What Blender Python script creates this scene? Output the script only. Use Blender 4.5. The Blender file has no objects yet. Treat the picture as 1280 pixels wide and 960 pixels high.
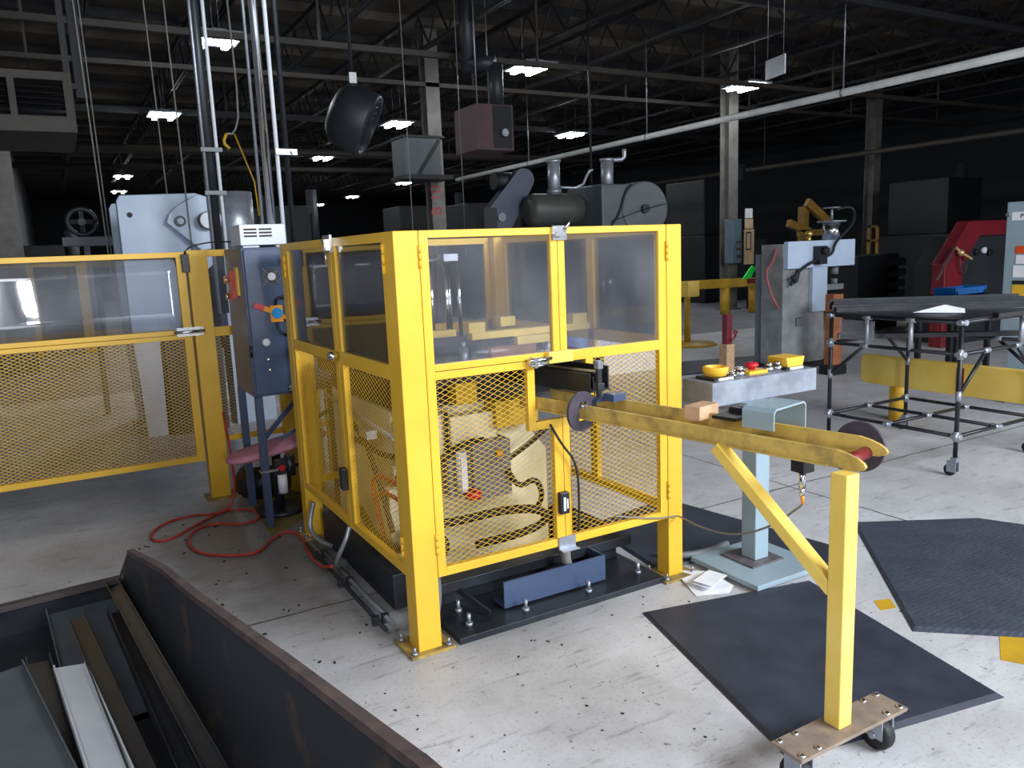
import bpy, bmesh, math, random
from mathutils import Vector, Matrix
random.seed(7)
PI = math.pi
scn = bpy.context.scene
col = scn.collection

# ------------------------------------------------------------------ camera, light, exposure
cam = bpy.data.cameras.new('camera'); camo = bpy.data.objects.new('camera', cam); col.objects.link(camo)
cam.sensor_fit = 'HORIZONTAL'; cam.sensor_width = 36.0; cam.lens = 985.0/1280.0*36.0
cam.clip_start = .05; cam.clip_end = 200
RX = Vector((.8668, -.4974, -.0404)); DN = Vector((-.1170, -.1243, -.9853)); FW = Vector((.4848, .8586, -.1658))
RX.normalize(); FW = (FW - RX*FW.dot(RX)).normalized(); UP = RX.cross(FW)
camo.matrix_world = Matrix(((RX.x, UP.x, -FW.x, 0), (RX.y, UP.y, -FW.y, 0), (RX.z, UP.z, -FW.z, 1.65), (0, 0, 0, 1)))
scn.camera = camo

w = bpy.data.worlds.new('world'); scn.world = w; w.use_nodes = True
w.node_tree.nodes['Background'].inputs[0].default_value = (.75, .86, 1, 1)
w.node_tree.nodes['Background'].inputs[1].default_value = .35

def area(name, loc, target, sx, sy, power, color, spread=180):
    l = bpy.data.lights.new(name, 'AREA'); l.shape = 'RECTANGLE'; l.size = sx; l.size_y = sy
    l.energy = power; l.color = color; l.spread = math.radians(spread)
    o = bpy.data.objects.new(name, l); col.objects.link(o); o.location = loc
    d = Vector(target) - Vector(loc); o.rotation_euler = d.to_track_quat('-Z', 'Y').to_euler()
    return o
# daylight from openings behind the camera, an overhead panel, and an added left fill
area('daylight_high_windows', (5.0, -3.9, 4.3), (3.0, 2.4, .3), 4.6, 2.0, 1000, (.89, .94, 1.0))
area('daylight_dock_door', (12.6, -3.95, 2.1), (8.0, 5, .8), 7.0, 4.0, 260, (.92, .96, 1.0))
area('daylight_side_door', (-.3, -3.95, 1.65), (-.3, 5, 1.65), .62, 1.7, 190, (.93, .96, 1.0))
area('left_wall_fill', (-.9, 1.2, 2.7), (1.6, 4.2, .6), 2.0, 1.0, 30, (.95, .96, 1.0))  # added fill for the left-facing sides, no window known there
area('overhead_area', (9, 30, 5.1), (9, 30, 0), 14, 30, 110, (.9, .95, 1.0))  # wide panel under the closed roof, facing down over the back of the hall
scn.view_settings.view_transform = 'Standard'; scn.view_settings.look = 'None'
scn.view_settings.gamma = 1; scn.view_settings.exposure = 0.0
try: scn.view_settings.use_curve_mapping = False
except Exception: pass

# ------------------------------------------------------------------ materials
MATS = {}
def mat(name, c, c2=None, scale=6, rough=.5, metal=0, bump=0, spec=.5, detail=5, lo=.35, hi=.65, coat=0):
    m = bpy.data.materials.new(name); m.use_nodes = True
    n = m.node_tree.nodes; l = m.node_tree.links; p = n['Principled BSDF']
    p.inputs['Roughness'].default_value = rough; p.inputs['Metallic'].default_value = metal
    p.inputs['Specular IOR Level'].default_value = spec; p.inputs['Coat Weight'].default_value = coat
    c2 = c2 or tuple(x*.8 for x in c)
    tc = n.new('ShaderNodeTexCoord'); nz = n.new('ShaderNodeTexNoise'); nz.inputs['Scale'].default_value = scale
    nz.inputs['Detail'].default_value = detail; nz.inputs['Roughness'].default_value = .62
    l.new(tc.outputs['Object'], nz.inputs['Vector'])
    r = n.new('ShaderNodeValToRGB'); r.color_ramp.elements[0].position = lo; r.color_ramp.elements[1].position = hi
    r.color_ramp.elements[0].color = (*c, 1); r.color_ramp.elements[1].color = (*c2, 1)
    l.new(nz.outputs['Fac'], r.inputs['Fac']); l.new(r.outputs['Color'], p.inputs['Base Color'])
    if bump:
        b = n.new('ShaderNodeBump'); b.inputs['Strength'].default_value = bump; b.inputs['Distance'].default_value = .01
        l.new(nz.outputs['Fac'], b.inputs['Height']); l.new(b.outputs['Normal'], p.inputs['Normal'])
    MATS[name] = m
    return m
def srgb(r, g, b):
    f = lambda v: (v/255/12.92) if v/255 <= .04045 else ((v/255+.055)/1.055)**2.4
    return (f(r), f(g), f(b))
YEL = mat('yellow_paint', srgb(236, 188, 58), srgb(227, 178, 48), 3, .38, bump=.02)
YELW = mat('worn_yellow_paint', srgb(206, 176, 92), srgb(136, 114, 68), 9, .5, bump=.05, lo=.42, hi=.7)
YELD = mat('dull_yellow_paint', srgb(206, 164, 40), srgb(176, 138, 36), 4, .5)
YELC = mat('cream_yellow_paint', srgb(246, 214, 112), srgb(236, 198, 84), 3, .4)
DUSTY = mat('dusty_yellow_paint', srgb(178, 150, 78), srgb(124, 106, 66), 14, .7, bump=.05, lo=.4, hi=.62)
BLUEG = mat('blue_grey_enamel', srgb(62, 80, 112), srgb(54, 70, 100), 3, .35)
LBLUE = mat('light_blue_grey_enamel', srgb(150, 170, 182), srgb(140, 160, 172), 3, .4)
PRESS = mat('pale_grey_machine_paint', srgb(182, 199, 222), srgb(170, 187, 210), 2, .45)
GALV = mat('galvanised_steel', srgb(176, 182, 190), srgb(146, 152, 164), 10, .38, .6)
STEEL = mat('bright_steel', (.72, .73, .75), (.55, .56, .58), 20, .22, 1)
CHROME = mat('polished_chrome', (.8, .82, .86), (.7, .72, .76), 4, .12, 1)
DSTEEL = mat('dark_rolled_steel', srgb(48, 52, 60), srgb(34, 36, 42), 5, .4, .3, bump=.03)
PROF = mat('dark_bronze_profile', srgb(56, 58, 62), srgb(40, 42, 46), 8, .35, .4)
BLACK = mat('black_rubber', srgb(26, 27, 31), srgb(20, 21, 24), 12, .6)
BLACKM = mat('black_coated_steel', srgb(34, 36, 42), srgb(26, 27, 32), 8, .38, .1)
CREAM = mat('cream_machine_enamel', srgb(218, 208, 180), srgb(196, 184, 150), 4, .5)
PINK = mat('faded_pink_vinyl', srgb(206, 142, 160), srgb(182, 118, 138), 10, .7, bump=.1)
RED = mat('red_machine_paint', srgb(124, 28, 40), srgb(104, 22, 34), 3, .4)
REDB = mat('red_plastic', srgb(200, 30, 50), srgb(180, 24, 40), 5, .3)
HOSE = mat('orange_red_hose_rubber', srgb(190, 66, 48), srgb(160, 50, 38), 10, .5)
WHITE = mat('white_painted_metal', srgb(226, 230, 236), srgb(206, 212, 222), 3, .4)
PAPER = mat('white_paper', srgb(236, 238, 244), srgb(222, 226, 234), 12, .8)
WOOD = mat('pale_wood', srgb(206, 172, 138), srgb(184, 146, 112), 14, .7, bump=.1)
RUSTW = mat('orange_brown_wood', srgb(170, 104, 66), srgb(138, 80, 50), 8, .7)
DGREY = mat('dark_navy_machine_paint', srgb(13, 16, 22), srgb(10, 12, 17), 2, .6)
DGREY2 = mat('charcoal_machine_paint', srgb(42, 46, 52), srgb(32, 36, 42), 2, .5)
MGREY = mat('mid_grey_machine_paint', srgb(122, 126, 132), srgb(102, 106, 112), 3, .5)
FLY = mat('flywheel_grey_paint', srgb(88, 92, 98), srgb(76, 80, 86), 3, .55)
BELT = mat('blue_guard_paint', srgb(44, 52, 76), srgb(36, 44, 66), 3, .5)
BLUEP = mat('blue_plastic', srgb(20, 110, 190), srgb(16, 92, 170), 5, .4)
CYAN = mat('cyan_plastic', srgb(30, 150, 210), srgb(24, 136, 196), 5, .35)
ORANGE = mat('orange_plastic', srgb(240, 160, 30), srgb(220, 140, 24), 5, .4)
GREENP = mat('fluorescent_green_plastic', srgb(60, 240, 90), srgb(40, 220, 80), 5, .5)
MAROON = mat('maroon_sheet_metal', srgb(86, 58, 62), srgb(70, 48, 52), 3, .6)
DECK = mat('brown_roof_deck', srgb(98, 88, 76), srgb(66, 60, 54), 1.2, .8)
JOIST = mat('dark_joist_steel', srgb(34, 34, 37), srgb(26, 26, 30), 3, .6)
JOISTB = mat('brown_beam_paint', srgb(66, 60, 54), srgb(52, 48, 44), 2, .6)
PIPEW = mat('white_pipe_paint', srgb(214, 214, 212), srgb(190, 190, 188), 2, .35)
COLM = mat('grey_column_paint', srgb(118, 116, 112), srgb(92, 89, 84), 3, .6, bump=.05)
MATR = mat('black_rubber_mat', srgb(56, 61, 76), srgb(44, 48, 60), 5, .55, bump=.05)
GPLATE = mat('grey_green_painted_sheet', srgb(84, 92, 98), srgb(70, 78, 84), 3, .5)
RUST = mat('rust_stained_dark_steel', srgb(42, 45, 52), srgb(88, 70, 52), 7, .6, bump=.1, lo=.56, hi=.76)
TAN = mat('tan_card', srgb(214, 188, 150), srgb(196, 168, 130), 6, .8)
CORDW = mat('pale_cable_sheath', srgb(140, 140, 134), srgb(116, 116, 110), 6, .5)
LBL = mat('white_label', srgb(240, 242, 246), srgb(228, 232, 238), 5, .6)
OLIVE = mat('olive_floor_paint', srgb(128, 118, 48), srgb(94, 88, 44), 4, .7)

def concrete():
    m = bpy.data.materials.new('worn_concrete'); m.use_nodes = True
    n = m.node_tree.nodes; l = m.node_tree.links; p = n['Principled BSDF']
    tc = n.new('ShaderNodeTexCoord')
    def noise(s, d=6, r=.6, vec=None):
        z = n.new('ShaderNodeTexNoise'); z.inputs['Scale'].default_value = s; z.inputs['Detail'].default_value = d
        z.inputs['Roughness'].default_value = r; l.new(vec or tc.outputs['Object'], z.inputs['Vector']); return z
    def ramp(src, stops):
        r = n.new('ShaderNodeValToRGB'); e = r.color_ramp.elements
        while len(e) < len(stops): e.new(.5)
        for k, (pos, c) in enumerate(stops): e[k].position = pos; e[k].color = (*c, 1)
        l.new(src, r.inputs['Fac']); return r
    def mix(a, b, fac, typ='MULTIPLY'):
        x = n.new('ShaderNodeMix'); x.data_type = 'RGBA'; x.blend_type = typ
        if hasattr(fac, 'links'): l.new(fac, x.inputs[0])
        else: x.inputs[0].default_value = fac
        l.new(a, x.inputs[6]); l.new(b, x.inputs[7]); return x.outputs[2]
    base = ramp(noise(.55).outputs['Fac'], [(.3, srgb(196, 196, 198)), (.7, srgb(214, 215, 221))])
    blot = ramp(noise(1.7, 8, .7).outputs['Fac'], [(.32, (.66, .65, .64)), (.6, (1, 1, 1))])
    c = mix(base.outputs[0], blot.outputs[0], .8)
    mp = n.new('ShaderNodeMapping'); mp.inputs['Scale'].default_value = (2.2, 11, 1); mp.inputs['Rotation'].default_value = (0, 0, .5)
    l.new(tc.outputs['Object'], mp.inputs['Vector'])
    scr = ramp(noise(1.5, 6, .7, mp.outputs[0]).outputs['Fac'], [(.33, (.5, .5, .5)), (.43, (1, 1, 1))])
    c = mix(c, scr.outputs[0], .8)
    spk = ramp(noise(26, 3, .6).outputs['Fac'], [(.29, (.22, .21, .2)), (.35, (1, 1, 1))])
    c = mix(c, spk.outputs[0], .8)
    fine = ramp(noise(70, 2, .6).outputs['Fac'], [(.28, (.4, .4, .4)), (.42, (1, 1, 1))])
    c = mix(c, fine.outputs[0], .5)
    sep = n.new('ShaderNodeSeparateXYZ'); l.new(tc.outputs['Object'], sep.inputs[0])
    def math_(op, a, b=None):
        x = n.new('ShaderNodeMath'); x.operation = op
        if hasattr(a, 'links'): l.new(a, x.inputs[0])
        else: x.inputs[0].default_value = a
        if b is not None:
            if hasattr(b, 'links'): l.new(b, x.inputs[1])
            else: x.inputs[1].default_value = b
        return x.outputs[0]
    wob = math_('MULTIPLY', math_('SUBTRACT', noise(3).outputs['Fac'], .5), .05)
    def joint(ax, off, per):
        a = math_('ADD', math_('SUBTRACT', sep.outputs[ax], off), wob)
        d = math_('ABSOLUTE', math_('SUBTRACT', math_('MODULO', math_('ADD', a, per*20.5), per), per*.5))
        return math_('LESS_THAN', d, .006)
    j = math_('MAXIMUM', joint('Y', 3.58, 6.1), joint('X', 4.15, 6.1))
    dark = n.new('ShaderNodeRGB'); dark.outputs[0].default_value = (.06, .055, .05, 1)
    c = mix(c, dark.outputs[0], j, 'MIX')
    # oil staining around the guarded machine and the scrap bin
    def spot(x, y, r):
        dx = math_('SUBTRACT', sep.outputs['X'], x); dy = math_('SUBTRACT', sep.outputs['Y'], y)
        d = math_('SQRT', math_('ADD', math_('MULTIPLY', dx, dx), math_('MULTIPLY', dy, dy)))
        return math_('MAXIMUM', math_('SUBTRACT', 1.0, math_('DIVIDE', d, r)), 0.0)
    s = math_('ADD', math_('ADD', spot(.9, 4.3, 1.5), spot(1.4, 5.0, 1.2)), spot(1.7, 3.2, .75))
    s = math_('MULTIPLY', s, math_('ADD', noise(2.4, 7, .7).outputs['Fac'], .1))
    s = math_('MINIMUM', math_('MULTIPLY', s, 1.5), .7)
    oil = n.new('ShaderNodeRGB'); oil.outputs[0].default_value = (*srgb(70, 66, 62), 1)
    c = mix(c, oil.outputs[0], s, 'MIX')
    # the older, darker slab at the back of the hall
    far = math_('GREATER_THAN', math_('ADD', sep.outputs['Y'], math_('MULTIPLY', sep.outputs['X'], .06)), 11.6)
    old = n.new('ShaderNodeRGB'); old.outputs[0].default_value = (.42, .43, .46, 1)
    c = mix(c, old.outputs[0], far)
    l.new(c, p.inputs['Base Color'])
    rr = ramp(noise(1.1).outputs['Fac'], [(.3, (.36, .36, .36)), (.7, (.6, .6, .6))]); l.new(rr.outputs[0], p.inputs['Roughness'])
    b = n.new('ShaderNodeBump'); b.inputs['Strength'].default_value = .08; b.inputs['Distance'].default_value = .01
    l.new(noise(14).outputs['Fac'], b.inputs['Height']); l.new(b.outputs['Normal'], p.inputs['Normal'])
    return m
CONC = concrete()

def acrylic(name, haze, wave=0.0, gloss=.10, tint=(.93, .94, .96)):
    m = bpy.data.materials.new(name); m.use_nodes = True
    n = m.node_tree.nodes; l = m.node_tree.links; out = n['Material Output']; n.remove(n['Principled BSDF'])
    tc = n.new('ShaderNodeTexCoord'); nz = n.new('ShaderNodeTexNoise'); nz.inputs['Scale'].default_value = 3.2
    nz.inputs['Detail'].default_value = 6; l.new(tc.outputs['Object'], nz.inputs['Vector'])
    rp = n.new('ShaderNodeMapRange'); rp.inputs[1].default_value = .35; rp.inputs[2].default_value = .75
    rp.inputs[3].default_value = haze*.5; rp.inputs[4].default_value = haze*1.6; l.new(nz.outputs['Fac'], rp.inputs[0])
    tr = n.new('ShaderNodeBsdfTransparent'); tr.inputs[0].default_value = (*tint, 1)
    df = n.new('ShaderNodeBsdfDiffuse'); df.inputs[0].default_value = (.72, .74, .82, 1)
    tl = n.new('ShaderNodeBsdfTranslucent'); tl.inputs[0].default_value = (.72, .74, .82, 1)
    dm = n.new('ShaderNodeMixShader'); dm.inputs[0].default_value = .35; l.new(df.outputs[0], dm.inputs[1]); l.new(tl.outputs[0], dm.inputs[2])
    m1 = n.new('ShaderNodeMixShader'); l.new(rp.outputs[0], m1.inputs[0]); l.new(tr.outputs[0], m1.inputs[1]); l.new(dm.outputs[0], m1.inputs[2])
    gl = n.new('ShaderNodeBsdfGlossy'); gl.inputs[0].default_value = (.9, .92, .95, 1); gl.inputs['Roughness'].default_value = .04
    fr = n.new('ShaderNodeFresnel'); fr.inputs[0].default_value = 1.5
    ad = n.new('ShaderNodeMath'); ad.operation = 'ADD'; ad.inputs[1].default_value = gloss; l.new(fr.outputs[0], ad.inputs[0])
    m2 = n.new('ShaderNodeMixShader'); l.new(ad.outputs[0], m2.inputs[0]); l.new(m1.outputs[0], m2.inputs[1]); l.new(gl.outputs[0], m2.inputs[2])
    if wave:
        b = n.new('ShaderNodeBump'); b.inputs['Strength'].default_value = wave; b.inputs['Distance'].default_value = .12
        n2 = n.new('ShaderNodeTexNoise'); n2.inputs['Scale'].default_value = 2.0; n2.inputs['Detail'].default_value = 1
        l.new(tc.outputs['Object'], n2.inputs['Vector']); l.new(n2.outputs['Fac'], b.inputs['Height']); l.new(b.outputs['Normal'], gl.inputs['Normal'])
    l.new(m2.outputs[0], out.inputs['Surface'])
    return m
ACR = acrylic('scuffed_acrylic', .075, .015, .02)
ACRB = acrylic('clear_acrylic', .018, .015, .0)
ACRG = acrylic('wavy_acrylic', .12, 0, .12)

def emit(name, c, s):
    m = bpy.data.materials.new(name); m.use_nodes = True; n = m.node_tree.nodes; l = m.node_tree.links
    n.remove(n['Principled BSDF']); e = n.new('ShaderNodeEmission'); e.inputs[0].default_value = (*c, 1); e.inputs[1].default_value = s
    l.new(e.outputs[0], n['Material Output'].inputs['Surface']); return m
TUBE = emit('lit_led_tube', (.93, .97, 1.0), 105)
def matdots():
    m = mat('dimpled_rubber_mat', srgb(70, 76, 90), srgb(58, 64, 78), 4, .5)
    n = m.node_tree.nodes; l = m.node_tree.links
    tc = n.new('ShaderNodeTexCoord'); v = n.new('ShaderNodeTexVoronoi'); v.inputs['Scale'].default_value = 42; v.inputs['Randomness'].default_value = .45
    l.new(tc.outputs['Object'], v.inputs['Vector']); b = n.new('ShaderNodeBump'); b.inputs['Strength'].default_value = .5; b.inputs['Distance'].default_value = .008
    l.new(v.outputs['Distance'], b.inputs['Height']); l.new(b.outputs['Normal'], n['Principled BSDF'].inputs['Normal'])
    return m
MATD = matdots()

# ------------------------------------------------------------------ mesh helpers
class B:
    def __init__(s): s.bm = bmesh.new()
    def _faces(s, vs, fs, smooth=False):
        v = [s.bm.verts.new(p) for p in vs]
        for f in fs:
            try: fc = s.bm.faces.new([v[i] for i in f]); fc.smooth = smooth
            except ValueError: pass
        return v
    def box(s, x0, x1, y0, y1, z0, z1):
        vs = [(x, y, z) for z in (z0, z1) for y in (y0, y1) for x in (x0, x1)]
        s._faces(vs, [(0, 2, 3, 1), (4, 5, 7, 6), (0, 1, 5, 4), (2, 6, 7, 3), (0, 4, 6, 2), (1, 3, 7, 5)]); return s
    def obox(s, c, size, rot=(0, 0, 0)):
        from mathutils import Euler
        R = Euler(rot).to_matrix(); c = Vector(c)
        vs = [c + R @ Vector((x*size[0]/2, y*size[1]/2, z*size[2]/2)) for z in (-1, 1) for y in (-1, 1) for x in (-1, 1)]
        s._faces(vs, [(0, 2, 3, 1), (4, 5, 7, 6), (0, 1, 5, 4), (2, 6, 7, 3), (0, 4, 6, 2), (1, 3, 7, 5)]); return s
    def beam(s, p, q, wd, h, up=(0, 0, 1)):
        p = Vector(p); q = Vector(q); d = (q-p).normalized(); u = Vector(up)
        sd = d.cross(u)
        if sd.length < 1e-4: u = Vector((1, 0, 0)); sd = d.cross(u)
        sd.normalize(); u = sd.cross(d)
        vs = []
        for e in (p, q):
            for a, b in ((-1, -1), (1, -1), (1, 1), (-1, 1)): vs.append(e + sd*a*wd/2 + u*b*h/2)
        s._faces(vs, [(0, 1, 2, 3), (7, 6, 5, 4), (0, 4, 5, 1), (1, 5, 6, 2), (2, 6, 7, 3), (3, 7, 4, 0)]); return s
    def tube(s, pts, r, n=8, smooth=0, closed=False):
        P = [Vector(p) for p in pts]
        for _ in range(smooth):
            Q = [P[0]]
            for a, b in zip(P, P[1:]): Q += [a.lerp(b, .25), a.lerp(b, .75)]
            P = Q + [P[-1]]
        R = r if isinstance(r, (list, tuple)) else [r]*len(P)
        prev = None; rings = []
        for i, p in enumerate(P):
            d = (P[min(i+1, len(P)-1)] - P[max(i-1, 0)]).normalized()
            if prev is None:
                a = d.orthogonal().normalized()
            else:
                a = (prev - d*prev.dot(d))
                a = a.normalized() if a.length > 1e-5 else d.orthogonal().normalized()
            prev = a; b = d.cross(a)
            rings.append([s.bm.verts.new(p + (a*math.cos(2*PI*k/n) + b*math.sin(2*PI*k/n))*R[i]) for k in range(n)])
        for r0, r1 in zip(rings, rings[1:]):
            for k in range(n):
                f = s.bm.faces.new((r0[k], r0[(k+1) % n], r1[(k+1) % n], r1[k])); f.smooth = n > 4
        for rg, fl in ((rings[0], True), (rings[-1], False)):
            try: s.bm.faces.new(rg[::-1] if fl else rg)
            except ValueError: pass
        return s
    def cyl(s, p, q, r, r2=None, n=16): return s.tube([p, q], [r, r if r2 is None else r2], n)
    def prism(s, poly, ax, a, b):
        f = {'x': lambda u, v, t: (t, u, v), 'y': lambda u, v, t: (u, t, v), 'z': lambda u, v, t: (u, v, t)}[ax]
        n = len(poly); vs = [f(u, v, a) for u, v in poly] + [f(u, v, b) for u, v in poly]
        s._faces(vs, [tuple(range(n)), tuple(range(2*n-1, n-1, -1))] + [(i, i+n, (i+1) % n+n, (i+1) % n) for i in range(n)]); return s
    def lathe(s, prof, c, ax='z', n=20):
        c = Vector(c); rings = []
        A = {'z': (Vector((1, 0, 0)), Vector((0, 1, 0)), Vector((0, 0, 1))), 'y': (Vector((1, 0, 0)), Vector((0, 0, 1)), Vector((0, 1, 0))), 'x': (Vector((0, 1, 0)), Vector((0, 0, 1)), Vector((1, 0, 0)))}[ax] if isinstance(ax, str) else ax
        for r, h in prof:
            rings.append([s.bm.verts.new(c + A[2]*h + (A[0]*math.cos(2*PI*k/n) + A[1]*math.sin(2*PI*k/n))*max(r, 1e-4)) for k in range(n)])
        for r0, r1 in zip(rings, rings[1:]):
            for k in range(n):
                f = s.bm.faces.new((r0[k], r0[(k+1) % n], r1[(k+1) % n], r1[k])); f.smooth = True
        s.bm.faces.new(rings[0][::-1]); s.bm.faces.new(rings[-1]); return s
    def ball(s, c, r, sc=(1, 1, 1)):
        g = bmesh.ops.create_icosphere(s.bm, subdivisions=2, radius=r)['verts']
        for v in g: v.co = Vector((v.co.x*sc[0], v.co.y*sc[1], v.co.z*sc[2])) + Vector(c)
        for f in {f for v in g for f in v.link_faces}: f.smooth = True
        return s
    def plateframe(s, u0, u1, v0, v1, holes, ax, a, b): pass

ROOT = {}
def thing(name, label, cat, loc=(0, 0, 0), group=None, rz=0):
    o = bpy.data.objects.new(name, None); o.empty_display_size = .1; col.objects.link(o)
    o.location = loc; o.rotation_euler = (0, 0, rz); o['label'] = label; o['category'] = cat
    if group: o['group'] = group
    ROOT[o] = Matrix.Translation(loc) @ Matrix.Rotation(rz, 4, 'Z')
    return o
def obj(name, b, m, parent=None, label=None, bev=0, local=False, loc=None):
    """world-space builder -> ONE mesh object; its vertices are stored relative to the thing it belongs to"""
    me = bpy.data.meshes.new(name)
    bmesh.ops.recalc_face_normals(b.bm, faces=b.bm.faces)
    M = ROOT.get(parent) if parent else (Matrix.Translation(loc) if loc is not None else None)
    if M is not None and not local: b.bm.transform(M.inverted())
    b.bm.to_mesh(me); b.bm.free()
    o = bpy.data.objects.new(name, me); col.objects.link(o)
    for mm in (m if isinstance(m, (list, tuple)) else [m]): me.materials.append(mm)
    if parent: o.parent = parent; ROOT[o] = ROOT[parent]
    elif loc is not None: o.location = loc
    if label: o['label'] = label
    if bev:
        md = o.modifiers.new('bevel', 'BEVEL'); md.width = bev; md.segments = 2; md.limit_method = 'ANGLE'; md.angle_limit = .7
    return o
def solo(name, b, m, label, cat, loc, group=None, bev=0):
    o = obj(name, b, m, None, label, bev, loc=loc); o['category'] = cat
    if group: o['group'] = group
    ROOT[o] = Matrix.Translation(loc)
    return o
def struct(name, b, m, parent=None):
    o = obj(name, b, m, parent)
    if not parent: o['kind'] = 'structure'; ROOT[o] = Matrix.Identity(4)
    return o
def dup(o, loc, label=None, parent=None):
    c = o.copy(); col.objects.link(c)
    if parent: c.parent = parent
    else: c.location = loc
    if label: c['label'] = label
    for ch in o.children: dup(ch, None, None, c)
    return c
def text(name, s, size, origin, xdir, ydir, m, parent, depth=.001):
    cu = bpy.data.curves.new(name, 'FONT'); cu.body = s; cu.size = size; cu.extrude = depth; cu.align_x = 'CENTER'; cu.align_y = 'CENTER'
    t = bpy.data.objects.new(name, cu); col.objects.link(t)
    bpy.context.view_layer.update()
    me = bpy.data.meshes.new_from_object(t.evaluated_get(bpy.context.evaluated_depsgraph_get()))
    bpy.data.objects.remove(t); bpy.data.curves.remove(cu)
    X = Vector(xdir).normalized(); Y = Vector(ydir).normalized(); Z = X.cross(Y); O = Vector(origin)
    M = Matrix(((X.x, Y.x, Z.x, O.x), (X.y, Y.y, Z.y, O.y), (X.z, Y.z, Z.z, O.z), (0, 0, 0, 1)))
    me.transform(ROOT[parent].inverted() @ M); me.name = name
    o = bpy.data.objects.new(name, me); col.objects.link(o); me.materials.append(m); o.parent = parent; ROOT[o] = ROOT[parent]
    return o
def bars(b, rects, ax, a, c):
    for u0, u1, v0, v1 in rects:
        if ax == 'y': b.box(u0, u1, a, c, v0, v1)
        else: b.box(a, c, u0, u1, v0, v1)
    return b
def expanded(b, u0, u1, v0, v1, ax, at, lw=.043, sw=.023, t=.0015, skip=None):
    """expanded-metal sheet: interlocking zigzag strands over a rectangle, minus the areas in skip"""
    def pt(u, v, k): return (u, at+k, v) if ax == 'y' else (at+k, u, v)
    nu = int((u1-u0)/(lw/2)); du = (u1-u0)/nu; nv = max(1, int(round((v1-v0)/sw))); dv = (v1-v0)/nv
    for j in range(nv+1):
        for sgn in (1, -1):
            for i in range(nu):
                up = (i % 2 == 0)
                va = v0+j*dv + sgn*(0 if up else dv/2); vb = v0+j*dv + sgn*(dv/2 if up else 0)
                ua = u0+i*du; ub = ua+du
                mu, mv = (ua+ub)/2, (va+vb)/2
                if mv < v0 or mv > v1 or (skip and any(s[0] < mu < s[1] and s[2] < mv < s[3] for s in skip)): continue
                h = t*.62
                vs = [pt(ua, va-h, -t/2), pt(ua, va-h, t/2), pt(ua, va+h, t/2), pt(ua, va+h, -t/2), pt(ub, vb-h, -t/2), pt(ub, vb-h, t/2), pt(ub, vb+h, t/2), pt(ub, vb+h, -t/2)]
                b._faces(vs, [(0, 4, 5, 1), (1, 5, 6, 2), (2, 6, 7, 3), (3, 7, 4, 0)])
    return b
def hinge(y0, parent, ax, u, at, z0, z1):
    b = B(); n = 3; h = (z1-z0)/n
    for k in range(n):
        p, q = ((u, at, z0+k*h+.001), (u, at, z0+(k+1)*h-.001)) if ax == 'y' else ((at, u, z0+k*h+.001), (at, u, z0+(k+1)*h-.001))
        b.cyl(p, q, .0075, n=10)
    s = B()
    obj('hinge', b, YEL, parent)

# ------------------------------------------------------------------ the building shell
XL, XR, YB, YF, ZC = -.95, 26.0, 62.0, -4.2, 6.25
struct('floor', B().box(XL-.3, XR+.3, YF-.3, YB+.3, -.2, 0), CONC)
WALLP = mat('grey_white_wall_paint', srgb(120, 122, 126), srgb(92, 92, 94), 1.0, .7, bump=.05)
WALLD = mat('navy_wall_cladding', srgb(24, 30, 38), srgb(18, 23, 30), .6, .7)
struct('wall_left', B().box(XL-.3, XL, YF, .2, 0, ZC).box(XL-.3, XL, .2, 2.2, 0, 2.1).box(XL-.3, XL, .2, 2.2, 3.3, ZC).box(XL-.3, XL, 2.2, YB, 0, ZC), WALLP)  # unseen gap made for the added left fill lamp
struct('wall_right', B().box(XR, XR+.3, YF, YB, 0, ZC), WALLD)
struct('wall_back', B().box(XL, XR, YB, YB+.3, 0, ZC), WALLD)
fw = B()    # wall behind the camera with two door openings
for x0, x1, z0, z1 in ((XL, -.62, 0, ZC), (-.62, .02, 2.5, ZC), (-.62, .02, 0, .8), (.02, 2.6, 0, ZC), (2.6, 7.4, 0, 3.2), (2.6, 7.4, 5.4, ZC), (7.4, 9.1, 0, ZC), (9.1, 16.1, 4.1, ZC), (16.1, XR, 0, ZC)):
    fw.box(x0, x1, YF-.25, YF, z0, z1)
struct('wall_front', fw, WALLP)
ceil = struct('ceiling', B().box(XL-.3, XR+.3, YF-.3, YB+.3, ZC, ZC+.15), DECK)
for k in range(30):                                    # roof purlins under the deck, running across
    y = -2 + k*1.55
    obj('roof_purlin', B().box(XL, XR, y-.045, y+.045, ZC-.16, ZC), DECK if k % 2 else JOIST, ceil)
for k in range(13):                                    # open-web bar joists running away from the camera
    x = .8 + k*1.85
    b = B()
    b.box(x-.05, x+.05, 1, 44, ZC-.26, ZC-.17); b.box(x-.05, x-.012, 1, 44, 5.36, 5.42); b.box(x+.012, x+.05, 1, 44, 5.36, 5.42)
    y = 1.2
    while y < 43:
        b.beam((x, y, 5.42), (x, y+.42, ZC-.26), .028, .028); b.beam((x, y+.42, ZC-.26), (x, y+.84, 5.42), .028, .028); y += .84
    obj('bar_joist', b, JOIST, ceil)
for y, z, hh, m in ((8.55, 5.2, .10, JOIST), (9.45, 5.3, .08, JOIST), (12.75, 4.92, .09, JOISTB), (15.3, 5.0, .08, JOISTB), (20.5, 5.1, .14, JOIST), (27.5, 5.1, .16, JOIST)):
    b = B(); b.box(XL, XR, y-.05, y+.05, z, z+hh)
    for x in range(0, 26, 4): b.box(x-.02, x+.02, y-.02, y+.02, z+hh, ZC)
    obj('roof_girder', b, m, ceil)
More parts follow.
